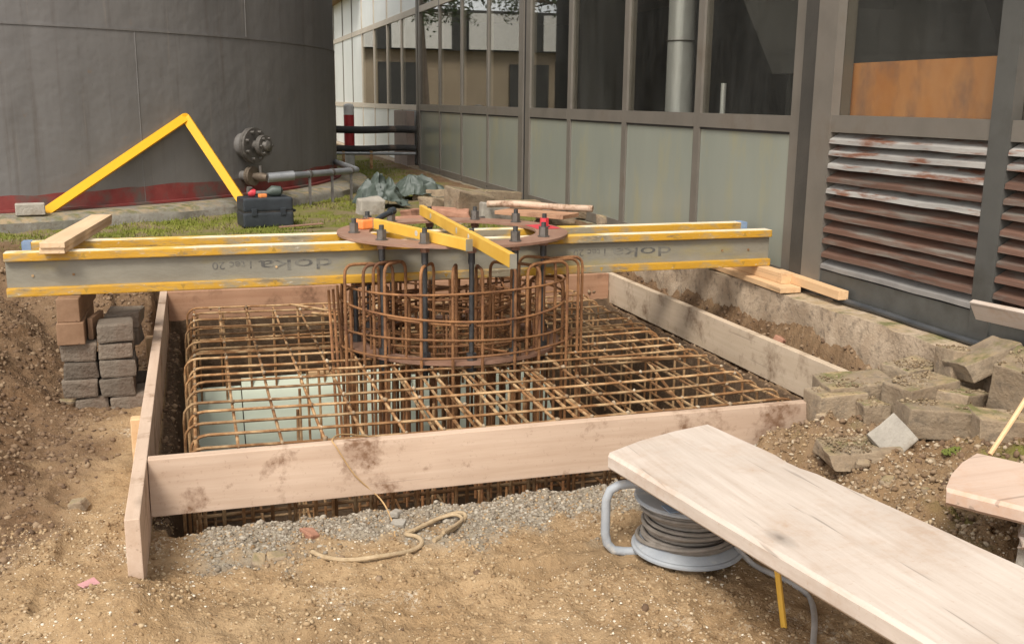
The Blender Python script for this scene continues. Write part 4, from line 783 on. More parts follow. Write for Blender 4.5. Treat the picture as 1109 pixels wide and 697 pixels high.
# orange tool
p = onZ(397, 247, PZ + 0.013); rz = R(30); ot = empty('orange_tool', (p.x, p.y, PZ + 0.0125), 'orange boxy hand tool with black handle on the ring plate', 'tool')
o = block('body', (0.125, 0.085, 0.05), 'orange', (p.x, p.y, PZ + 0.0125), (0, 0, rz), ot, 0.012, 3)
for k in (-1, 0, 1):
    c_ = Vector((p.x, p.y, PZ + 0.0628)) + Matrix.Rotation(rz, 3, 'Z') @ Vector((0.025 * k - 0.005, 0.0, 0)); block('slot', (0.010, 0.042, 0.0012), 'black', c_, (0, 0, rz + 0.3), ot, 0)
h0 = Vector((p.x, p.y, PZ + 0.045)) + Matrix.Rotation(rz, 3, 'Z') @ Vector((0.055, 0.01, 0)); h1 = h0 + Vector((0.12, 0.12, 0.035)); MB().tube([h0, (h0 + h1) / 2, h1], [0.012, 0.016, 0.014], 10).build('handle', 'black', ot, True); MB().tube([h1 - Vector((0.01, 0.01, 0.0)), h1 + Vector((0.015, 0.015, 0.004))], 0.021, 12).build('knob', 'black', ot, True)
# small loop of bent bar standing by the short level
bar([(1.40 + 0.028 * math.cos(t) + 0.0, 4.72, PZ - 0.06 + 0.10 + 0.07 * math.sin(t)) if 0 <= t <= math.pi else (1.40 + 0.028 * math.cos(max(0, min(math.pi, t))), 4.72, PZ - 0.02) for t in np.linspace(-0.6, math.pi + 0.6, 14)], 0.006, 'lifting_loop', ab, 'rust_cage')

# ================================================================== PIER UNDER THE LEFT END
pier_rows = 6; z = gz(-0.42, 4.9) - 0.03
bh = 0.083; base = -0.115
names = ['lowest', 'second from bottom', 'third from bottom', 'fourth from bottom', 'fifth from bottom', 'topmost']
for r_ in range(6):
    off = 0.045 * max(0, 2 - r_) - 0.0
    for c_ in range(2):
        if c_ == 0 and r_ == 5: continue
        x = -0.545 + c_ * 0.156 + off + rng.uniform(-.006, .006); y = 4.93 + rng.uniform(-.012, .012)
        zz = base + r_ * bh + (0.028 * (c_ == 0) if r_ > 1 else 0)
        zz = base + r_ * (bh + 0.0015) 
        o = block('concrete_block', (0.148, 0.20, bh), 'block', (x, y, zz), (0, 0, rng.uniform(-.05, .05)), None, 0.011, 2, 0.008, r_ * 3 + c_, 1); tag(o, 'grey concrete block in the pier under the beams, %s column, %s' % (('left', 'right')[c_], names[r_]), 'concrete block', 'blocks of the beam pier')
for r_ in range(6):
    x = -0.40 + 0.04 * max(0, 2 - r_) + rng.uniform(-.01, .01) + (0.03 if r_ > 3 else 0); o = block('concrete_block', (0.16, 0.19, bh), 'block', (x, 5.17 + rng.uniform(-.01, .02), base + r_ * (bh + 0.0015)), (0, 0, rng.uniform(-.08, .08)), None, 0.011, 2, 0.008, 40 + r_, 1); tag(o, 'grey concrete block in the rear row of the beam pier, %s' % names[r_], 'concrete block', 'blocks of the beam pier')
zt = base + 5 * (bh + 0.0015) + 0.002
o = block('timber_offcut', (0.115, 0.62, 0.100), 'timber_red', (-0.575, 5.12, zt), (0, 0, 0.02), None, 0.003); tag(o, 'reddish squared timber on the left pier column, the lower one', 'timber', 'timbers on the pier')
o = block('timber_offcut', (0.095, 0.60, 0.5180 - zt - 0.1015), 'timber_red', (-0.565, 5.13, zt + 0.1005), (0, 0, -0.03), None, 0.003); tag(o, 'reddish squared timber right under the beams, the upper one', 'timber', 'timbers on the pier')
o = bar_between('board_offcut', (-0.487, 4.86, zt + 0.004), (-0.43, 5.02, zt + 0.10), 0.022, 0.10, 'timber_red'); tag(o, 'thin board offcut leaning beside the pier timbers', 'board')
o.location = (-0.478, 5.0, zt + 0.0); o.rotation_euler = (0, 0, R(80)); 

# timbers under the right end
zr = 0.4315
o = bar_between('plank_offcut', (2.985, 5.42, zr), (2.945, 4.56, zr), 0.12, 0.03, 'timber'); tag(o, 'flat timber lying on the plinth under the right beam ends', 'timber')
o = bar_between('plank_offcut', (3.0, 5.40, zr + 0.031), (2.985, 4.66, zr + 0.031), 0.07, 0.055, 'timber'); tag(o, 'squared timber packing right under the right beam ends', 'timber')
p0 = onZ(832, 288, 0.50); p1 = onZ(901, 312, 0.485)
o = bar_between('squared_timber', (3.048, 4.86, zr + 0.031), (3.012, 4.20, zr + 0.028), 0.055, 0.045, 'timber'); tag(o, 'clean squared timber pointing forward along the louvres', 'timber')

# ================================================================== FOREGROUND PLANK, REEL
d0 = onZ(655, 488, 0.34); d1 = onZ(765, 457, 0.34); c0 = onZ(1008, 696, 0.385); c1 = onZ(1109, 612, 0.385)
ax = ((c0 - d0).normalized() + (c1 - d1).normalized()).normalized(); Lp = 2.55
def plank(name, d0, d1, ax, L, th, mat, label, cuts=40, seed=1, notch=None):
    n = cuts; acr = d1 - d0; nrm = acr.cross(ax).normalized()
    if nrm.z < 0: nrm = -nrm
    W_ = acr.length; vs = []; m_ = 8; c = 0.010
    prof = [(0.0, -th + c), (0.0, -c), (c / W_, 0.0), (0.34, 0.0), (0.66, 0.0), (1 - c / W_, 0.0), (1.0, -c), (1.0, -th + c), (1 - c / W_, -th), (c / W_, -th)]
    k = len(prof)
    for i in range(n + 1):
        t = i / n; e0 = 0.004 * float(fbm(t * 14 + seed, 0.5, 2)); e1_ = 0.005 * float(fbm(t * 12 + seed, 7.5, 2))
        for (u, h) in prof:
            uu = u + (e0 if u < 0.5 else e1_) / W_ * 1.0; w_ = 0.0
            if notch and notch[0] < t < notch[1] and u > 0.9: uu -= 0.012 / W_
            rnd = 0.0
            if i == 0: rnd = 0.022 * max(0, abs(u - 0.5) * 2 - 0.75) / 0.25 + 0.006 * float(vnoise(u * 6 + seed, 3))
            hh = h + (0.002 * float(vnoise(t * 9, u * 4 + seed)))
            vs.append(d0 + acr * uu + ax * (L * t + rnd) + nrm * hh)
    fs = [(i * k + j, i * k + (j + 1) % k, (i + 1) * k + (j + 1) % k, (i + 1) * k + j) for i in range(n) for j in range(k)] + [tuple(range(k - 1, -1, -1)), tuple(range(n * k, n * k + k))]
    o = MB().add(vs, fs).build(name, mat); return tag(centre_origin(o), label, 'plank')
pk_ = plank('plank', d0, d1, ax, Lp, 0.054, 'plank', 'wide pale wooden plank in the right foreground propped over the cable reel', notch=(0.16, 0.21))
e_ = d0 + (d1 - d0) * 0.5 + ax * (Lp - 0.25)
zt_ = e_.z - 0.053; g0 = gz(e_.x, e_.y)
for k in range(3): tag(block('concrete_block', (0.24, 0.16, (zt_ - g0) / 3 + 0.004), 'conc', (e_.x, e_.y, g0 - 0.012 + k * ((zt_ - g0) / 3 + 0.004)), (0, 0, 0.2), None, 0.008, 2, 0.004, 60 + k, 1), 'concrete block propping the near end of the wide plank, %s' % ('lowest', 'middle', 'top')[k], 'concrete block', 'blocks under the plank')
# reel: lying on its side
rc = onZ(744, 590, 0.03); zr0 = gz(rc.x, rc.y); zr0 = max(zr0, -0.02)
rl = empty('cable_reel', (rc.x, rc.y, zr0), 'grey cable drum with tubular handle lying on its side under the plank', 'cable reel')
RR = 0.176
def disc(z0, z1, r, mat, nm): return MB().tube([(rc.x, rc.y, z0), (rc.x, rc.y, z0 + (z1 - z0) * .3), (rc.x, rc.y, z0 + (z1 - z0) * .7), (rc.x, rc.y, z1)], [r - 0.006, r, r, r - 0.006], 48).build(nm, mat, rl)
disc(zr0 + 0.028, zr0 + 0.044, RR, 'reel', 'flange_disc'); disc(zr0 + 0.192, zr0 + 0.206, RR * 0.98, 'reel', 'flange_disc')
MB().tube([(rc.x, rc.y, zr0 + 0.044), (rc.x, rc.y, zr0 + 0.06), (rc.x, rc.y, zr0 + 0.075)], [RR * .93, RR * .84, RR * .70], 48).build('hub_skirt', 'reel', rl, True)
MB().cyl((rc.x, rc.y, zr0 + 0.06), (rc.x, rc.y, zr0 + 0.192), 0.105, 32).build('hub', 'cable', rl, True)
MB().box((rc.x - 0.125, rc.y - 0.118, zr0 + 0.2065), (rc.x - 0.07, rc.y - 0.06, zr0 + 0.2085)).build('rating_plate', 'cap', rl)
wp = []
for k in range(13 * 24):
    t = k / 24 * 2 * math.pi; lay = (k // 24); z = zr0 + 0.066 + 0.0092 * lay + 0.002 * math.sin(t * 0.7); rr_ = 0.133 + 0.012 * math.sin(lay * 1.3) + 0.004 * math.sin(t * 1.7 + lay)
    wp.append((rc.x + rr_ * math.cos(t), rc.y + rr_ * math.sin(t), z))
MB().tube(wp, 0.0068, 7).build('cable', 'cable', rl, True)
MB().tube([(rc.x + (0.152 + 0.008 * math.sin(3 * t)) * math.cos(t), rc.y + (0.152 + 0.008 * math.sin(3 * t)) * math.sin(t), zr0 + 0.083 + 0.02 * math.sin(t + 2.2)) for t in np.linspace(0, 6.28, 40)], 0.0068, 7).build('cable', 'cable', rl, True)
# handle frame: out to the left of the drum, up, and back over the top
lv = Vector((-0.965, 0.26, 0)); hp_ = [Vector((rc.x, rc.y, zr0 + 0.016)) + lv * s for s in (-0.02, 0.10, 0.20)]
def hpt(s, z): return Vector((rc.x, rc.y, zr0 + z)) + lv * s
path = [hpt(-0.17, 0.012), hpt(0.0, 0.016), hpt(0.20, 0.016), hpt(0.235, 0.022), hpt(0.255, 0.045), hpt(0.262, 0.08), hpt(0.262, 0.16), hpt(0.262, 0.19), hpt(0.25, 0.222), hpt(0.225, 0.238), hpt(0.19, 0.243), hpt(0.05, 0.243), hpt(-0.10, 0.243)]
MB().tube(path, 0.0145, 12).build('handle', 'reel', rl, True); MB().cyl(hpt(0, 0.205), hpt(0, 0.243), 0.03, 16).build('axle', 'black', rl)
q = hpt(-0.20, 0.0); MB().tube([hpt(-0.165, 0.012), hpt(-0.20, 0.014), hpt(-0.225, 0.03), hpt(-0.23, 0.10)], 0.015, 10).build('foot', 'rubber', rl, True)
cp = []
for (px_, py_) in ((795, 603), (815, 610), (838, 622), (862, 634), (877, 648), (882, 668), (880, 700), (872, 740)):
    q = onZ(px_, py_, 0.01); q = onZ(px_, py_, gz(q.x, q.y) + 0.008); cp.append(q)
cp[0].z += 0.04; tag(centre_origin(MB().tube(smooth_path(cp, 6), 0.0085, 10).build('cable', 'cable2', None, True)), 'grey cable running from the reel to the bottom edge', 'cable')
q = onZ(850, 682, 0.0); q.z = gz(q.x, q.y); q2 = onY(840, 600, q.y + 0.035)
tag(centre_origin(MB().tube([q - Vector((0, 0, 0.02)), q2], [0.0085, 0.0085], 6).build('peg', 'level', None)), 'thin yellow wooden peg stuck in the sand under the plank', 'peg')
# second plank on the mound
a0 = onZ(1018, 527, 0.36); a1 = onZ(1052, 488, 0.36); axx = (onZ(1200, 572, 0.37) - a0).normalized()
plank('plank', a0, a1, axx, 0.9, 0.05, 'plank_x', 'shorter pinkish plank lying on the rubble at the right edge', 24, 5)
sp_ = a0 + (a1 - a0) * 0.5 + axx * 0.32; g0 = gz(sp_.x, sp_.y)
tag(block('concrete_block', (0.2, 0.2, max(0.06, sp_.z - 0.052 - g0 + 0.02)), 'conc', (sp_.x, sp_.y, g0 - 0.022), (0, 0, 0.5), None, 0.008, 2, 0.004, 70, 1), 'concrete block hidden under the shorter plank at the right edge', 'concrete block')
a0 = onZ(1098, 580, 0.26); a1 = onZ(1108, 562, 0.26); axx = (onZ(1200, 605, 0.262) - a0).normalized(); plank('plank', a0, a1, axx, 0.5, 0.035, 'plank', 'end of a pale plank low at the right edge', 10, 9)
a0 = onX(1076, 318, XL - 0.055); o = bar_between('board_offcut', (XL - 0.06, 3.32, 0.553), (XL - 0.05, 2.72, 0.575), 0.085, 0.022, 'plank', axis='y'); tag(o, 'pale board offcut resting against the right louvre bay', 'board'); o.rotation_euler.rotate_axis('Y', R(-62)); o.location.x = XL - 0.075; o.location.z += 0.03
# slim stick on the mound
q0 = onZ(1072, 492, 0.30); q1 = onZ(1112, 430, 0.46); tag(centre_origin(MB().tube([q0, (q0 + q1) / 2 + Vector((0.005, 0, 0.004)), q1 + (q1 - q0) * 0.4], 0.008, 8).build('stick', 'timber', None, True)), 'thin orange-brown stick leaning over the rubble by the short plank', 'stick')
q0 = onZ(1040, 585, 0.20); q1 = onZ(1109, 607, 0.21); q0.z = gz(q0.x, q0.y) + 0.012; q1.z = gz(q1.x, q1.y) + 0.014; tag(centre_origin(MB().tube(smooth_path([q0, (q0 + q1) / 2, q1, q1 + (q1 - q0) * .5], 6), 0.012, 10).build('hose', 'pink', None, True)), 'pinkish ribbed hose on the mound beside the wide plank', 'hose')

# ================================================================== RUBBLE ON THE RIGHT
STONES = []
def stone(px_, py_, z, dims, rot, label, seed, mat='rubble', name='rubble_block', jit=0.010, bev=0.007, sink=0.0):
    p = onZ(px_, py_, z)
    dims = (dims[0] * 0.93, dims[1] * 0.93, dims[2])
    if abs(rot[0]) < 20 and abs(rot[1]) < 18: zb = min(z, gz(p.x, p.y) - 0.01); dims = (dims[0], dims[1], dims[2] + z - zb); z = zb
    o = block(name, dims, mat, (p.x, p.y, z - sink), tuple(R(a) for a in rot), None, bev, 2, jit, seed, 2); STONES.append((p.x, p.y, z + dims[2], dims, rot)); return tag(o, label, 'rubble', 'rubble blocks on the right')
stone(903, 455, 0.175, (0.20, 0.15, 0.12), (0, 0, -8), 'mossy grey block nearest the front board end, with a shadowed joint', 1)
stone(940, 463, 0.17, (0.11, 0.13, 0.11), (3, 0, -6), 'small grey block wedged right of the nearest mossy block', 2)
stone(932, 428, 0.235, (0.30, 0.18, 0.10), (4, -3, -12), 'flat earth-covered slab over the right end of the front board', 3)
p = onZ(963, 478, 0.21); zz_ = gz(p.x, p.y); o = block('rubble_block', (0.125, 0.125, 0.04), 'conc', (p.x, p.y, zz_ + 0.058), (0, 0, 0), None, 0.004, 2, 0.006, 4, 1)
o.rotation_euler = (Matrix.Rotation(R(-18), 3, 'Z') @ Matrix.Rotation(R(58), 3, 'X') @ Matrix.Rotation(R(38), 3, 'Z')).to_euler(); tag(o, 'small grey slab tipped up on its corner like a diamond', 'rubble', 'rubble blocks on the right')
stone(1015, 470, 0.205, (0.30, 0.16, 0.115), (2, 0, -20), 'long grey block with soil on its top, in the front row', 5)
stone(1083, 482, 0.20, (0.24, 0.17, 0.115), (0, 2, -22), 'grey block right of the long soil-topped one, in the front row', 6)
stone(996, 440, 0.255, (0.26, 0.18, 0.11), (2, -3, 4), 'brown dusty block behind the long soil-topped one', 7)
stone(1040, 442, 0.27, (0.22, 0.14, 0.07), (-4, 8, 24), 'mossy slab with a broken corner behind the front row', 8)
stone(1052, 413, 0.32, (0.29, 0.17, 0.13), (-6, 4, -14), 'whitish broken block at the top of the heap', 9)
stone(1068, 398, 0.40, (0.25, 0.20, 0.07), (-8, -24, -6), 'slab tilted up with bright green moss beside the dark rail', 10, 'rubble')
stone(1112, 432, 0.33, (0.22, 0.22, 0.17), (8, -14, 20), 'pale buff block cut by the right edge of the picture', 11)
stone(1117, 388, 0.42, (0.16, 0.16, 0.10), (0, 6, 10), 'small pale block high at the right edge by the louvres', 12)
stone(985, 405, 0.31, (0.22, 0.14, 0.05), (3, 0, 12), 'thin mossy slab against the plinth below the rail', 13)
stone(1025, 400, 0.31, (0.16, 0.12, 0.05), (0, 5, -20), 'small mossy flag between plinth and whitish block', 14)
stone(928, 500, 0.135, (0.30, 0.20, 0.07), (0, 0, -10), 'flat mossy slab edge in front of the grey blocks', 15, jit=0.014)
stone(1098, 430, 0.25, (0.18, 0.12, 0.09), (0, 0, 14), 'brick-sized fragment behind the grey front row at the right', 16)
p = onZ(708, 322, 0.2)
o = block('rubble_block', (0.20, 0.13, 0.11), 'rubble', (2.83, 4.75, gz(2.83, 4.75) - 0.03), (0.1, 0.1, 0.6), None, 0.014, 2, 0.02, 17, 2); tag(o, 'brown boulder lying behind the right formwork board', 'rubble', 'rubble blocks on the right')
o = block('brick_fragment', (0.07, 0.06, 0.09), 'clay', (2.85, 4.52, gz(2.85, 4.52) - 0.01), (0.3, 0.35, 0.4), None, 0.005, 1, 0.006, 18); tag(o, 'orange brick fragment standing beside the brown boulder', 'brick', None)
for k, (px_, py_, s) in enumerate(((985, 455, 0.03), (1010, 494, 0.028), (935, 492, 0.035), (1032, 485, 0.022), (905, 486, 0.026), (1078, 512, 0.03), (1000, 520, 0.03), (960, 505, 0.04), (1055, 580, 0.03), (890, 452, 0.03))):
    q = onZ(px_, py_, 0.21); z = gz(q.x, q.y); o = block('stone', (s * 1.5, s, s * 0.7), 'rubble', (q.x, q.y, z - s * 0.15), (rng.uniform(-.3, .3), rng.uniform(-.3, .3), rng.uniform(0, 3)), None, s * 0.15, 1, s * 0.18, 80 + k)
    tag(o, 'small loose stone on the rubble mound, %s' % ('between the diamond slab and the long block', 'below the long soil-topped block', 'left of the diamond slab', 'under the joint of the front row', 'on the left rim of the flat mossy slab', 'at the far end of the short plank', 'in the soil right of the flat mossy slab', 'dark wedge right below the diamond slab', 'beside the pinkish hose', 'below the nearest mossy block')[k], 'stone', 'small stones on the mound')
pts = []
for (x, y, z, dm, rt) in STONES:
    if abs(rt[0]) > 20 or abs(rt[1]) > 18: continue
    mm = Matrix.Rotation(R(rt[2]), 3, 'Z') @ Matrix.Rotation(R(rt[1]), 3, 'Y') @ Matrix.Rotation(R(rt[0]), 3, 'X'); k0 = rng.uniform(-.3, .3)
    for _ in range(int(2600 * dm[0] * dm[1] * 3.2)):
        u, v_ = rng.uniform(-.46, .46), rng.uniform(-.46, .46)
        if float(fbm(u * 4 + x * 9, v_ * 4 + y * 9, 2)) > k0 - 0.1: q = mm @ Vector((u * dm[0], v_ * dm[1], dm[2])); pts.append((x + q.x, y + q.y, z - dm[2] + q.z))
g = np.random.default_rng(77); scatter('soil_on_blocks', np.array(pts), 0.0018 + 0.0065 * g.random(len(pts)) ** 3.5, 'crumb2', 0.7, 12, 'soil and crumbs lying on the tops of the rubble blocks', 'soil')
# tufts of moss
for k, (px_, py_, s) in enumerate(((1035, 483, 0.05), (1052, 570, 0.022), (1072, 590, 0.02), (982, 432, 0.03))):
    q = onZ(px_, py_, 0.22); z = gz(q.x, q.y) - 0.004; gq = np.random.default_rng(90 + k); n = 160; r_ = s * np.sqrt(gq.random(n)); a = gq.uniform(0, 6.28, n)
    pts = np.stack([q.x + r_ * np.cos(a), q.y + 0.6 * r_ * np.sin(a), z + 0.02 * (1 - r_ / s) + 0.008 + 0 * a], 1); o = scatter('moss_tuft', pts, 0.003 + 0.004 * gq.random(n), 'moss', 0.9, 91 + k)
    o['kind'] = 'stuff'; tag(o, ('broad green moss cushion in front of the grey blocks', 'small green moss tuft by the edge of the wide plank', 'smaller green moss tuft by the pinkish hose', 'green moss on the dusty block')[k], 'moss')
# ================================================================== HOSE LOOP, WIRE, SCRAPS IN THE FOREGROUND
def gpath(pp, lift): 
    out = []
    for (px_, py_) in pp:
        q = onZ(px_, py_, 0.0)
        for _ in range(3): q = onZ(px_, py_, gz(q.x, q.y) + lift)
        out.append(q)
    return out
pp = [(338, 597), (352, 603), (378, 606), (412, 602), (445, 596), (457, 588), (452, 581), (440, 578), (450, 573), (478, 560), (498, 555), (504, 560), (492, 572), (470, 585)]
tag(centre_origin(MB().tube(smooth_path(gpath(pp, 0.010), 5), 0.0075, 8).build('rope', 'rope', None, True)), 'muddy tan rope looped on the ground before the pit', 'rope')
pp = [(448, 574), (470, 563), (492, 557), (500, 563), (480, 576)]; tag(centre_origin(MB().tube(smooth_path(gpath(pp, 0.020), 5), 0.006, 8).build('rope', 'rope', None, True)), 'short loop of tan rope lying on the bigger rope', 'rope')
w0 = [onY(405, 473, 3.55), onY(372, 470, 3.48), onY(360, 472, FY0 - 0.01), onY(365, 485, FY0 - T - 0.006), onY(385, 515, FY0 - T - 0.006), onY(412, 540, FY0 - T - 0.008)]
w0[2].z = BT + 0.006; g_ = gpath([(424, 562), (428, 580)], 0.004); tag(centre_origin(MB().tube(smooth_path(w0 + g_, 6), 0.0028, 6).build('tie_wire', 'wire', None, True)), 'thin rusty tie wire hanging over the front formwork board', 'wire')
q = gpath([(97, 632)], 0.004)[0]; tag(block('plastic_scrap', (0.05, 0.03, 0.004), 'pink', q, (0.15, -0.1, 0.5), None, 0, 1, 0.006, 5), 'small pink scrap lying on the sand at left', 'scrap')
for k, (px_, py_, s, mt_, lab) in enumerate(((336, 580, 0.045, 'clay', 'sandy brown lump in the gravel left of the rope'), (432, 567, 0.032, 'conc', 'grey lump of mortar by the rope, the lower one'), (430, 556, 0.03, 'conc', 'grey lump of mortar by the rope, the upper one'), (280, 608, 0.04, 'rubble', 'flat tan stone in the sand below the gravel'), (300, 604, 0.035, 'rubble', 'tan stone right of the flat one below the gravel'), (86, 548, 0.05, 'rubble', 'brown clod in the path left of the pit'), (75, 437, 0.05, 'rubble', 'grey stone in the left bank below the pier'))):
    q = gpath([(px_, py_)], 0.0)[0]; o = block('stone', (s * 1.5, s, s * 0.55), mt_, (q.x, q.y, q.z - s * 0.18), (rng.uniform(-.2, .2), rng.uniform(-.2, .2), rng.uniform(0, 3)), None, s * 0.15, 2, s * 0.18, 110 + k, 1); tag(o, lab, 'stone', 'stones in the foreground')

# ================================================================== YARD BEHIND THE PIT
p = onZ(289, 246, GZ); rz = 0.16
tb = empty('tool_case', (p.x, p.y + 0.13, GZ), 'black plastic tool case standing on the grass by the tank', 'tool case')
zc = gz(p.x, p.y + .1) - 0.004
block('lower_shell', (0.385, 0.25, 0.115), 'black', (p.x, p.y + 0.13, zc), (0, 0, rz), tb, 0.02, 3); block('upper_shell', (0.38, 0.245, 0.105), 'black', (p.x, p.y + 0.13, zc + 0.120), (0, 0, rz), tb, 0.02, 3)
block('seam', (0.372, 0.238, 0.012), 'rubber', (p.x, p.y + 0.13, zc + 0.112), (0, 0, rz), tb, 0)
rm = Matrix.Rotation(rz, 3, 'Z')
for s in (-0.11, 0.11): c_ = Vector((p.x, p.y + 0.13, zc + 0.09)) + rm @ Vector((s, -0.128, 0)); block('latch', (0.04, 0.014, 0.055), 'black', c_, (0, 0, rz), tb, 0.003)
hc = [Vector((p.x, p.y + 0.13, zc + 0.115)) + rm @ Vector(v) for v in ((0.185, -0.07, 0), (0.215, -0.06, 0), (0.215, 0.06, 0), (0.185, 0.07, 0))]; MB().tube(hc, 0.011, 8).build('handle', 'black', tb, True)
zt = zc + 0.2245; t0 = Vector((p.x - 0.07, p.y + 0.10, zt))
gr = empty('angle_grinder', t0, 'red and green power tool lying on the black tool case', 'power tool')
MB().tube([t0 + Vector((-0.055, 0, 0.03)), t0 + Vector((-0.03, 0, 0.034)), t0 + Vector((0.0, 0, 0.03))], [0.022, 0.034, 0.026], 14).build('gear_head', 'redpaint', gr, True); MB().tube([t0 + Vector((-0.045, 0, 0.028)), t0 + Vector((-0.04, -0.01, 0.075))], 0.022, 14).build('guard', 'nut', gr, True)
MB().tube([t0 + Vector((0.0, 0, 0.03)), t0 + Vector((0.10, 0.01, 0.028))], [0.018, 0.018], 14).build('body', 'nut', gr, True)
MB().tube([t0 + Vector((0.09, 0.01, 0.028)), t0 + Vector((0.13, 0.012, 0.042)), t0 + Vector((0.19, 0.014, 0.04)), t0 + Vector((0.205, 0.014, 0.038))], [0.022, 0.042, 0.038, 0.02], 16).build('motor_housing', 'tarp', gr, True)
o = block('orange_cap', (0.06, 0.04, 0.028), 'orange', (t0.x + 0.05, t0.y - 0.06, zt), (0, 0, 0.4), None, 0.008, 2); o.name = 'plastic_wedge'; tag(o, 'small orange plastic piece on the black tool case', 'tool')
q = onZ(328, 247.5, GZ); o = bar_between('flat_bar', (q.x - 0.17, q.y + 0.0, GZ + 0.012), (q.x + 0.16, q.y + 0.10, GZ + 0.02), 0.05, 0.008, 'plate'); tag(o, 'rusty flat bar lying in the grass right of the tool case', 'flat bar')
# crumpled tarpaulin
def tarp(cx, cy, w, d, h, seed, label, zg):
    n = 56; vs = []; fs = []
    for j in range(n + 1):
        for i in range(n + 1):
            u = i / n * 2 - 1; v = j / n * 2 - 1; rr = math.hypot(u, v); a = math.atan2(v, u); edge = 0.80 + 0.25 * float(fbm(math.cos(a) * 1.6 + seed, math.sin(a) * 1.6, 3))
            f1 = float(fbm(u * 1.3 + seed, v * 1.3 + 2 * seed, 2)); f2 = float(fbm(u * 1.5 + 9 + seed, v * 1.5 - seed, 2))
            def rg(k_, o_): return 1 - 2.2 * abs(float(vnoise(u * k_ + f1 * 2.6 + o_, v * k_ * 0.8 + f2 * 2.6 - o_)))
            r1 = rg(2.3, seed); r2 = rg(5.1, seed * 2); r3 = rg(10.5, seed * 3); fall = math.exp(-1.7 * (u * u + v * v) ** 1.3)
            z = h * fall * (0.62 + 0.5 * f1 + 0.38 * r1) + 0.052 * r2 * (0.3 + fall) + 0.008 * r3 * (0.4 + fall) + 0.012
            x = u * w * edge + 0.06 * f2 * fall + 0.03 * r2; y = v * d * edge + 0.06 * f1 * fall - 0.025 * r2
            vs.append((cx + x, cy + y, zg + max(0.004, z)))
    for j in range(n):
        for i in range(n): k = j * (n + 1) + i; fs.append((k, k + 1, k + n + 2, k + n + 1))
    o = MB().add(vs, fs).build('tarpaulin', 'tarp', None, True); so = o.modifiers.new('solid', 'SOLIDIFY'); so.thickness = 0.003; return tag(centre_origin(o), label, 'tarpaulin', 'crumpled tarpaulins')
q = onZ(413, 226, GZ); tarp(q.x, q.y + 0.15, 0.32, 0.26, 0.27, 3.0, 'crumpled grey green tarpaulin piled on a stone in the grass', GZ - 0.004)
q = onZ(452, 216, GZ); tarp(q.x, q.y + 0.12, 0.36, 0.26, 0.20, 8.3, 'second crumpled tarpaulin right of the piled one', GZ - 0.004)
def yardstone(px_, py_, dims, rot, label, seed, mat='rubble', jit=0.014, zup=0.0, cat='rubble', name='rubble_block'):
    dims = (dims[0] * 1.35, dims[1] * 1.3, dims[2] * 1.45); p = onZ(px_, py_, GZ + zup); o = block(name, dims, mat, (p.x, p.y + dims[1] * 0.4, GZ + zup - 0.012), tuple(R(a) for a in rot), None, 0.012, 2, jit, seed, 2); return tag(o, label, cat, 'rubble heap behind the beams')
yardstone(402, 232, (0.15, 0.12, 0.10), (0, 0, 6), 'squared stone under the edge of the piled tarpaulin', 31, 'conc')
yardstone(478, 216, (0.36, 0.26, 0.07), (0, 0, -15), 'flat buff slab at the back of the heap', 32)
yardstone(508, 236, (0.26, 0.20, 0.15), (4, 6, 20), 'big buff concrete lump in the middle of the heap', 33, jit=0.03)
yardstone(470, 228, (0.15, 0.13, 0.09), (0, 10, 30), 'pointed buff stone right of the tarpaulins', 34, jit=0.03)
yardstone(538, 240, (0.18, 0.15, 0.11), (0, 0, -8), 'grey block right of the big buff lump', 35, 'conc')
yardstone(540, 220, (0.30, 0.22, 0.08), (0, 4, 12), 'buff slab under the wooden handle', 36)
yardstone(605, 243, (0.20, 0.14, 0.055), (0, 0, 12), 'pale flat stone in front of the reddish board', 37)
yardstone(636, 235, (0.16, 0.12, 0.06), (6, 0, 40), 'buff stone under the right end of the reddish board', 38, jit=0.02)
yardstone(648, 224, (0.13, 0.10, 0.09), (10, 12, 30), 'pale stone leaning by the end of the wooden handle', 39, jit=0.02)
yardstone(457, 240, (0.30, 0.10, 0.03), (0, 0, 12), 'reddish clay tile piece behind the ring plate', 40, 'clay')
yardstone(488, 232, (0.24, 0.12, 0.035), (0, 5, -10), 'reddish clay tile piece leaning on the big buff lump', 41, 'clay', zup=0.05)
yardstone(446, 235, (0.14, 0.09, 0.05), (0, 0, 50), 'brown clay lump behind the ring plate, left of the tiles', 42, 'clay')
yardstone(570, 230, (0.22, 0.16, 0.07), (0, 0, 0), 'buff slab carrying the reddish board', 43, zup=0.0)
yardstone(662, 242, (0.12, 0.10, 0.05), (0, 0, 25), 'small stone at the right end of the heap', 44)
yardstone(520, 228, (0.17, 0.14, 0.09), (0, 8, 40), 'tan stone leaning behind the grey block of the heap', 46, jit=0.02)
yardstone(590, 246, (0.12, 0.09, 0.04), (0, 0, 60), 'flat tan flake beside the pale flat stone', 47)
yardstone(492, 245, (0.13, 0.08, 0.035), (0, 6, -30), 'thin buff flake behind the ring plate near the chisel', 48)
yardstone(438, 206, (0.14, 0.08, 0.06), (0, 0, 5), 'dark block in the grass behind the tarpaulins', 45, 'block')
p0 = onZ(555, 232, GZ + 0.10); p1 = onZ(618, 238, GZ + 0.085)
o = bar_between('board_offcut', (p0.x - 0.02, p0.y + 0.18, GZ + 0.092), (p1.x + 0.02, p1.y + 0.05, GZ + 0.092), 0.26, 0.03, 'timber_red'); tag(o, 'reddish wooden board lying on the rubble heap', 'board'); o.data.materials[0] = M['board_red']
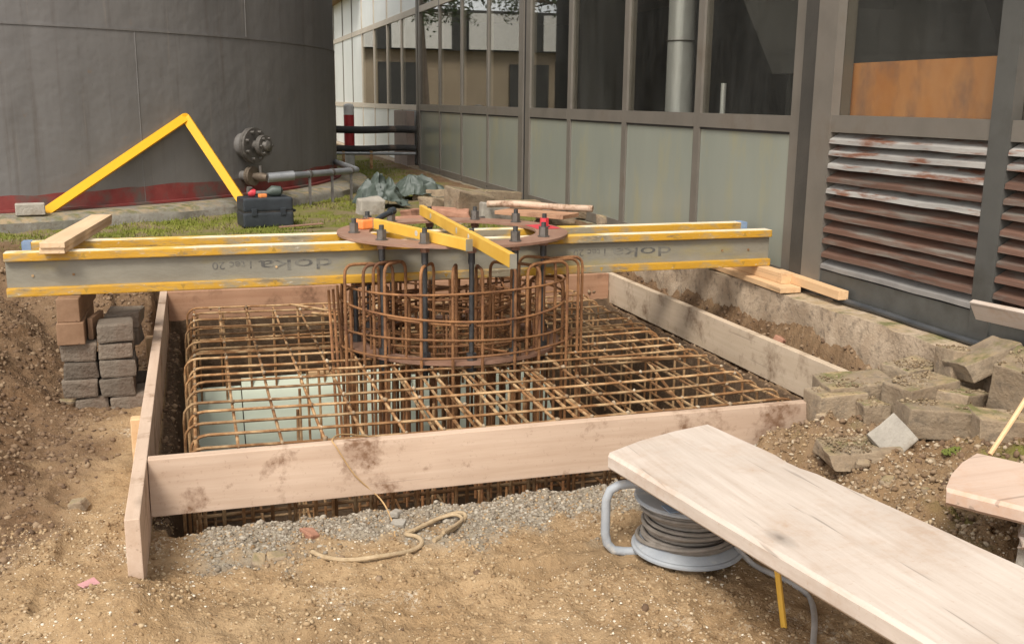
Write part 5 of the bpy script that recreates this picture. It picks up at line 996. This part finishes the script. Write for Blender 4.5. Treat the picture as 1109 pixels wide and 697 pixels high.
p0 = onZ(528, 221, GZ + 0.15); p1 = onZ(642, 226, GZ + 0.15); tag(centre_origin(MB().tube(smooth_path([p0, p0 + (p1 - p0) * 0.3 + Vector((0, 0, 0.012)), p0 + (p1 - p0) * 0.65, p1], 6), 0.026, 12).build('wooden_handle', 'board', None, True)), 'long pale wooden tool handle lying over the heap', 'handle')
p0 = onZ(498, 240, GZ + 0.06); p1 = onZ(524, 236, GZ + 0.06); tag(centre_origin(MB().tube([p0, (p0 + p1) / 2, p1], [0.008, 0.012, 0.016], 8).build('chisel', 'nut', None, True)), 'grey steel chisel lying before the big buff lump', 'chisel')

# ================================================================== BEYOND THE TANK (seen in the panes)
def pine(x, y, h, rcr, lean, seed, label):
    gq = np.random.default_rng(seed); e = empty('pine_tree', (x, y, GZ), label, 'tree', 'trees beyond the tank')
    tp = [(x + lean * t * h, y, GZ - 0.1 + t * h) for t in np.linspace(0, 1, 8)]; trk = MB().tube(tp, [0.17 * (1 - 0.8 * t) for t in np.linspace(0, 1, 8)], 10)
    vs = []; fs = []
    for k in range(70):
        t = 0.36 + 0.64 * gq.random(); a = gq.uniform(0, 6.28); L = rcr * (1.15 - t) * gq.uniform(0.6, 1.1) + 0.2; b0 = Vector((x + lean * t * h, y, GZ + t * h)); b1_ = b0 + Vector((math.cos(a) * L, math.sin(a) * L, -0.12 * L)); trk.tube([b0, b1_], [0.03, 0.008], 5)
        m_ = 120; s = gq.random(m_) ** 0.6
        for q in range(m_):
            c = b0.lerp(b1_, s[q]) + Vector(gq.normal(0, 0.16, 3)); d1_ = Vector(gq.normal(0, 1, 3)).normalized() * 0.07; d2_ = Vector(gq.normal(0, 1, 3)).normalized() * 0.03; i0 = len(vs); vs += [c - d1_, c + d2_, c + d1_, c - d2_]; fs.append((i0, i0 + 1, i0 + 2, i0 + 3))
    trk.build('trunk', 'bark', e, True); MB().add(vs, fs).build('crown', 'leaf', e)
for a in ((-1.5, 24, 9, 2.3, 0.01, 1, 'leaning dark conifer nearest the hall corner, mirrored in the panes'), (-3.6, 27, 10, 2.6, -0.03, 2, 'tall dark conifer left of the leaning one, mirrored in the panes'), (-0.2, 29.5, 9, 2.2, 0.05, 3, 'dark conifer farthest back beyond the tank, mirrored in the panes'), (-6.5, 25, 10, 2.8, 0.02, 4, 'broad dark conifer behind the tank at the far left')): pine(*a)
wh = empty('white_shed', (-4, 36, GZ), 'low shed with sandy wall and white upper band beyond the tank', 'building')
MB().box((-16, 34, GZ - 0.2), (3.0, 38, 3.0)).build('wall', 'hallwall', wh); MB().box((-16.2, 33.75, 3.0), (3.2, 38.2, 4.3)).build('roof', 'interior', wh)
for k in range(7): MB().box((-15 + 2.6 * k, 33.68, 3.04), (-13.0 + 2.6 * k, 33.745, 4.2)).build('white_panel', 'white', wh)
for k in range(3): MB().box((-10 + 4.5 * k, 33.95, GZ - 0.1), (-8.6 + 4.5 * k, 33.995, 2.6)).build('door', 'interior', wh)
